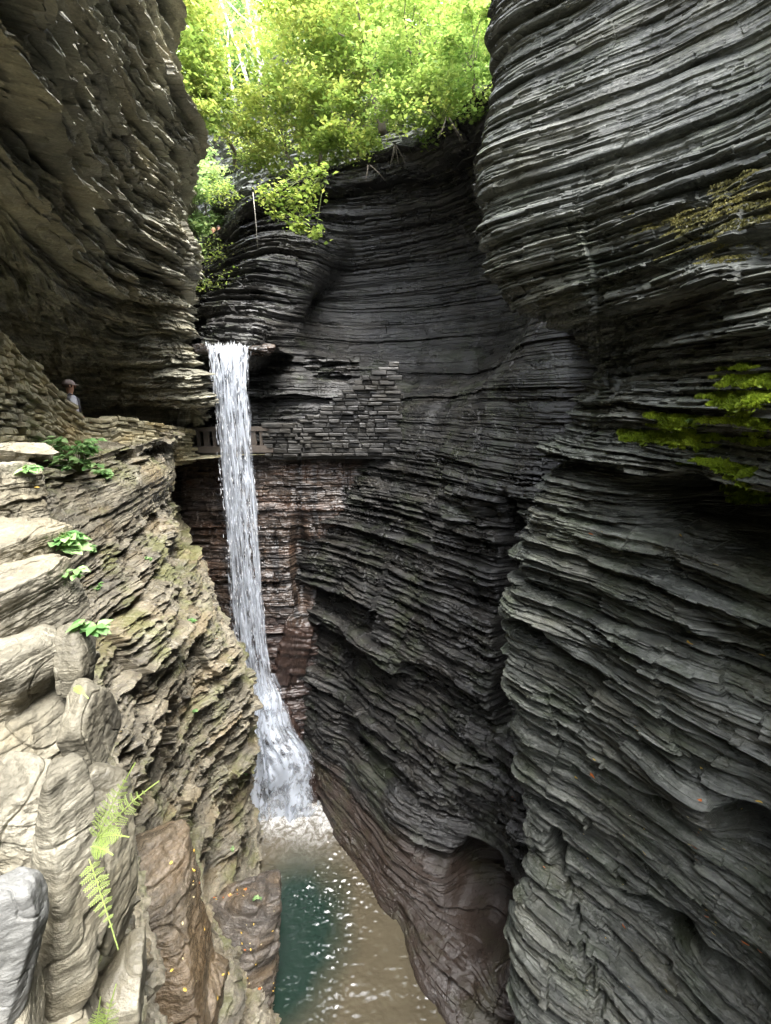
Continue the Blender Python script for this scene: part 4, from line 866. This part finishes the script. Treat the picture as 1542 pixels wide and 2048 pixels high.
REG = [((1180, 1060, 1540, 1400), 10, 'right cliff above the long ledge'), ((1150, 1450, 1430, 1560), 14, 'long pale ledge crossing the right cliff'), ((1080, 1600, 1530, 1800), 30, 'lower right cliff'), ((1150, 1800, 1540, 2040), 60, 'slanting strata in the bottom right'),
       ((740, 1020, 1000, 1200), 16, 'dark wall beside the vertical crack'), ((740, 1200, 1000, 1480), 18, 'dark strata right of the falls'), ((860, 1440, 1030, 1640), 14, 'smooth shoulder above the cave'), ((700, 1560, 900, 2000), 12, 'brown toe of rock at the water'), ((880, 1850, 1050, 2040), 8, 'rock under the cave'),
       ((400, 1820, 550, 2040), 22, 'wet grey ledge at the pool'), ((380, 1250, 510, 1800), 34, 'buttress face next to the falls'), ((150, 1150, 400, 1500), 16, 'upper buttress ledges'), ((260, 1720, 400, 1980), 7, 'orange-brown wet ledge'), ((60, 900, 330, 1150), 8, 'ledge around the leafy plants')]
rr = random.Random(77); seen = {}
for (x0, y0, x1, y1), cnt, where in REG:
    made = 0; tries = 0
    while made < cnt and tries < cnt*30:
        tries += 1; px, py = rr.uniform(x0, x1), rr.uniform(y0, y1); h = pick(px, py)
        if h is None or h[1].z < .12 or h[0].length < 4.2: continue
        kind = rr.choices(['yellow', 'pale', 'orange', 'brown'], [.5, .28, .14, .08])[0]
        o = bpy.data.objects.new('fallen_leaf', LP[kind]); C.objects.link(o)
        q = h[1].to_track_quat('Z', 'Y').to_matrix().to_4x4(); s = rr.uniform(.7, 1.25)*(1.1 if px > 1000 else .62)
        o.matrix_world = Matrix.Translation(h[0]+h[1]*.012) @ q @ Matrix.Rotation(rr.uniform(0, 6.28), 4, 'Z') @ Matrix.Diagonal((s*rr.uniform(.6, 1), s, s, 1))
        tag(o, 'small %s fallen leaf lying on the %s' % ({'yellow': 'yellow', 'pale': 'pale straw', 'orange': 'orange', 'brown': 'brown'}[kind], where), 'leaf', 'fallen %s leaves on the %s' % (kind, where)); made += 1

# ------------------------------------------------------------------ people
def fabric(name, c): return flat_mat(name, c, .8, 30, .12)
skin = flat_mat('skin', (.55, .3, .2), .5, 20, .1)
def skinned(name, joints, edges, mat, parent, sub=2):
    """one continuous surface grown over a joint skeleton"""
    me = bpy.data.meshes.new(name); me.from_pydata([j[0] for j in joints], edges, []); o = bpy.data.objects.new(name, me); C.objects.link(o)
    sm = o.modifiers.new('skin', 'SKIN'); 
    for i, j in enumerate(joints): me.skin_vertices[0].data[i].radius = j[1] if hasattr(j[1], '__len__') else (j[1], j[1])
    me.skin_vertices[0].data[0].use_root = True; sm.use_smooth_shade = True
    o.modifiers.new('sub', 'SUBSURF').levels = sub
    dg = bpy.context.evaluated_depsgraph_get(); ev = o.evaluated_get(dg); m2 = bpy.data.meshes.new_from_object(ev); o.modifiers.clear(); o.data = m2; m2.materials.clear(); m2.materials.append(mat)
    m2.polygons.foreach_set('use_smooth', np.ones(len(m2.polygons), bool)); o.parent = parent; return o
def person(loc, rz, label, shirt, trousers, hair, cap=None, pack=None, group=None):
    t = empty('person', loc, rz); tag(t, label, 'person', group)
    J = [((0, 0, .93), (.15, .11)), ((0, .0, 1.15), (.145, .1)), ((0, 0, 1.36), (.17, .11)), ((0, -.01, 1.49), .058), ((0, .01, 1.57), (.07, .08)), ((0, .015, 1.67), (.078, .095)), ((0, .01, 1.74), (.06, .075))]
    E = [(0, 1), (1, 2), (2, 3), (3, 4), (4, 5), (5, 6)]
    for s in (-1, 1):
        b = len(J); J += [((s*.19, 0, 1.41), .06), ((s*.25, -.02, 1.14), .045), ((s*.22, .17, .95), .034), ((s*.2, .24, .9), .032)]
        E += [(2, b), (b, b+1), (b+1, b+2), (b+2, b+3)]
        for k in range(4): J.append(((s*.2+(k-1.5)*.018, .31-.008*abs(k-1), .87), .009)); E.append((b+3, len(J)-1))
        J.append(((s*.165, .27, .88), .01)); E.append((b+3, len(J)-1))
        b = len(J); J += [((s*.1, 0, .86), .09), ((s*.11, .02+s*.05, .48), .06), ((s*.11, -.03+s*.06, .1), .042), ((s*.12, .1+s*.06, .04), .035)]
        E += [(0, b), (b, b+1), (b+1, b+2), (b+2, b+3)]
    body = skinned('body', J, E, skin, t)
    skinned('shirt', [((0, 0, .92), (.165, .13)), ((0, 0, 1.16), (.165, .125)), ((0, 0, 1.38), (.185, .13)), ((0, 0, 1.46), (.09, .08)), ((-.2, 0, 1.41), .078), ((-.235, -.01, 1.22), .068), ((.2, 0, 1.41), .078), ((.235, -.01, 1.22), .068)],
            [(0, 1), (1, 2), (2, 3), (2, 4), (4, 5), (2, 6), (6, 7)], shirt, t)
    skinned('trousers', [((0, 0, .95), (.16, .125)), ((-.1, 0, .82), .105), ((-.11, -.02, .48), .085), ((-.11, -.07, .14), .07), ((.1, 0, .82), .105), ((.11, .06, .48), .085), ((.11, .04, .14), .07)],
            [(0, 1), (1, 2), (2, 3), (0, 4), (4, 5), (5, 6)], trousers, t)
    mb = MB()
    for s in (-1, 1): mb.tube([(s*.085, .015, 1.645), (s*.095, .0, 1.66), (s*.09, .005, 1.685)], [.01, .018, .012], 6)
    mb.tube([(0, .1, 1.69), (0, .128, 1.645), (0, .11, 1.63)], [.01, .018, .01], 6); mb.build('face_features', skin, t)
    mb = MB(); mb.tube([(-.03, .1, 1.6), (0, .106, 1.598), (.03, .1, 1.6)], .006, 6)
    for s in (-1, 1): mb.tube([(s*.045, .098, 1.668), (s*.025, .104, 1.668)], .009, 6)
    mb.build('mouth_and_eyes', fabric('dark_features', (.1, .04, .03)), t)
    if hair is not None:
        b = bmesh.new(); bmesh.ops.create_uvsphere(b, u_segments=20, v_segments=12, radius=1); 
        for v in b.verts: v.co = Vector((v.co.x*.098, v.co.y*.112-.012, v.co.z*.115+1.69)); 
        bmesh.ops.delete(b, geom=[v for v in b.verts if v.co.z < 1.62 or (v.co.y > .06 and v.co.z < 1.7)], context='VERTS'); me = bpy.data.meshes.new('hair'); b.to_mesh(me); b.free(); me.materials.append(hair); o = bpy.data.objects.new('hair', me); C.objects.link(o); o.parent = t
    if cap is not None:
        b = bmesh.new(); bmesh.ops.create_uvsphere(b, u_segments=24, v_segments=14, radius=1)
        for v in b.verts: v.co = Vector((v.co.x*.108, v.co.y*.125, max(v.co.z, -.05)*.105+1.705))
        me = bpy.data.meshes.new('cap'); b.to_mesh(me); b.free(); me.materials.append(cap); o = bpy.data.objects.new('cap', me); C.objects.link(o); o.parent = t
        V = []; 
        for k in range(11):
            a = math.radians(15+150*k/10); V += [(.1*math.cos(a), .115*math.sin(a), 1.705), (.095*math.cos(a), .115*math.sin(a)+.075*math.sin(a)**.7, 1.695), (.1*math.cos(a), .115*math.sin(a), 1.692), (.095*math.cos(a), .115*math.sin(a)+.075*math.sin(a)**.7, 1.684)]
        Fs = []
        for k in range(10): a_ = k*4; Fs += [(a_, a_+1, a_+5, a_+4), (a_+2, a_+6, a_+7, a_+3), (a_+1, a_+3, a_+7, a_+5)]
        me = bpy.data.meshes.new('brim'); me.from_pydata(V, [], Fs); me.materials.append(cap); o2 = bpy.data.objects.new('brim', me); C.objects.link(o2); o2.parent = o
    if pack is not None:
        mb = MB()
        for s in (-1, 1): mb.tube([(s*.09, -.12, 1.0), (s*.12, -.15, 1.2), (s*.11, -.14, 1.4), (s*.1, -.02, 1.5), (s*.11, .12, 1.4), (s*.12, .13, 1.1)], .02, 6)
        mb.build('backpack_strap', pack, t)
    return t
m_ = at(142, 800, 10.75)
person((m_[0], m_[1], -1.5), math.radians(-48), 'person in a pale cap and white T-shirt walking behind the stone parapet', fabric('white_cotton', (.78, .78, .85)), fabric('navy_cotton', (.04, .05, .1)), fabric('brown_hair', (.08, .05, .03)), fabric('pale_cap', (.55, .45, .42)), fabric('grey_strap', (.12, .12, .14)))
q = at(428, 470, 27.6); person((q[0], q[1], q[2]-1.45), 2.5, 'distant person in a pale blue top on the far rim', fabric('pale_blue', (.6, .65, .85)), fabric('dark_denim', (.05, .06, .12)), fabric('fair_hair', (.3, .2, .1)), group=None)
q = at(438, 466, 27.2); person((q[0], q[1], q[2]-1.45), -2.3, 'distant person in a coral top beside the one in pale blue', fabric('coral', (.75, .3, .22)), fabric('black_denim', (.02, .02, .03)), fabric('dark_hair', (.03, .02, .015)), group=None)

# ------------------------------------------------------------------ light, sky, camera
w = bpy.data.worlds.new('World'); bpy.context.scene.world = w; w.use_nodes = True; nt = w.node_tree
sky = nt.nodes.new('ShaderNodeTexSky'); sky.sky_type = 'NISHITA'; sky.sun_disc = False
SUN_EL, SUN_AZ = math.radians(68), math.radians(146)   # azimuth clockwise from +Y
sky.sun_elevation = SUN_EL; sky.sun_rotation = SUN_AZ; sky.dust_density = 3.0; sky.air_density = 1.0
hs = nt.nodes.new('ShaderNodeHueSaturation'); hs.inputs['Saturation'].default_value = .3; nt.links.new(sky.outputs[0], hs.inputs['Color']); nt.links.new(hs.outputs[0], nt.nodes['Background'].inputs[0]); nt.nodes['Background'].inputs[1].default_value = .15
sd = bpy.data.lights.new('sun', 'SUN'); sd.energy = .55; sd.angle = math.radians(40); sd.color = (1, .98, .94)
so = bpy.data.objects.new('sun', sd); C.objects.link(so)
dirv = Vector((math.sin(SUN_AZ)*math.cos(SUN_EL), math.cos(SUN_AZ)*math.cos(SUN_EL), math.sin(SUN_EL)))
so.rotation_euler = dirv.to_track_quat('Z', 'Y').to_euler(); so.location = (0, 0, 30)
cd = bpy.data.cameras.new('camera'); cam = bpy.data.objects.new('camera', cd); C.objects.link(cam)
cd.sensor_fit = 'VERTICAL'; cd.sensor_height = 24; cd.lens = 24*F/2048; cd.clip_end = 500; cd.clip_start = .05
cam.location = (0, 0, 0); cam.rotation_euler = (math.radians(90)-TH, 0, 0)
sc = bpy.context.scene; sc.camera = cam; sc.render.resolution_x = 771; sc.render.resolution_y = 1024
sc.view_settings.view_transform = 'Standard'; sc.view_settings.look = 'None'; sc.view_settings.gamma = 1; sc.view_settings.exposure = 3.75
sc.cycles.max_bounces = 8; sc.cycles.transparent_max_bounces = 16; sc.cycles.diffuse_bounces = 5
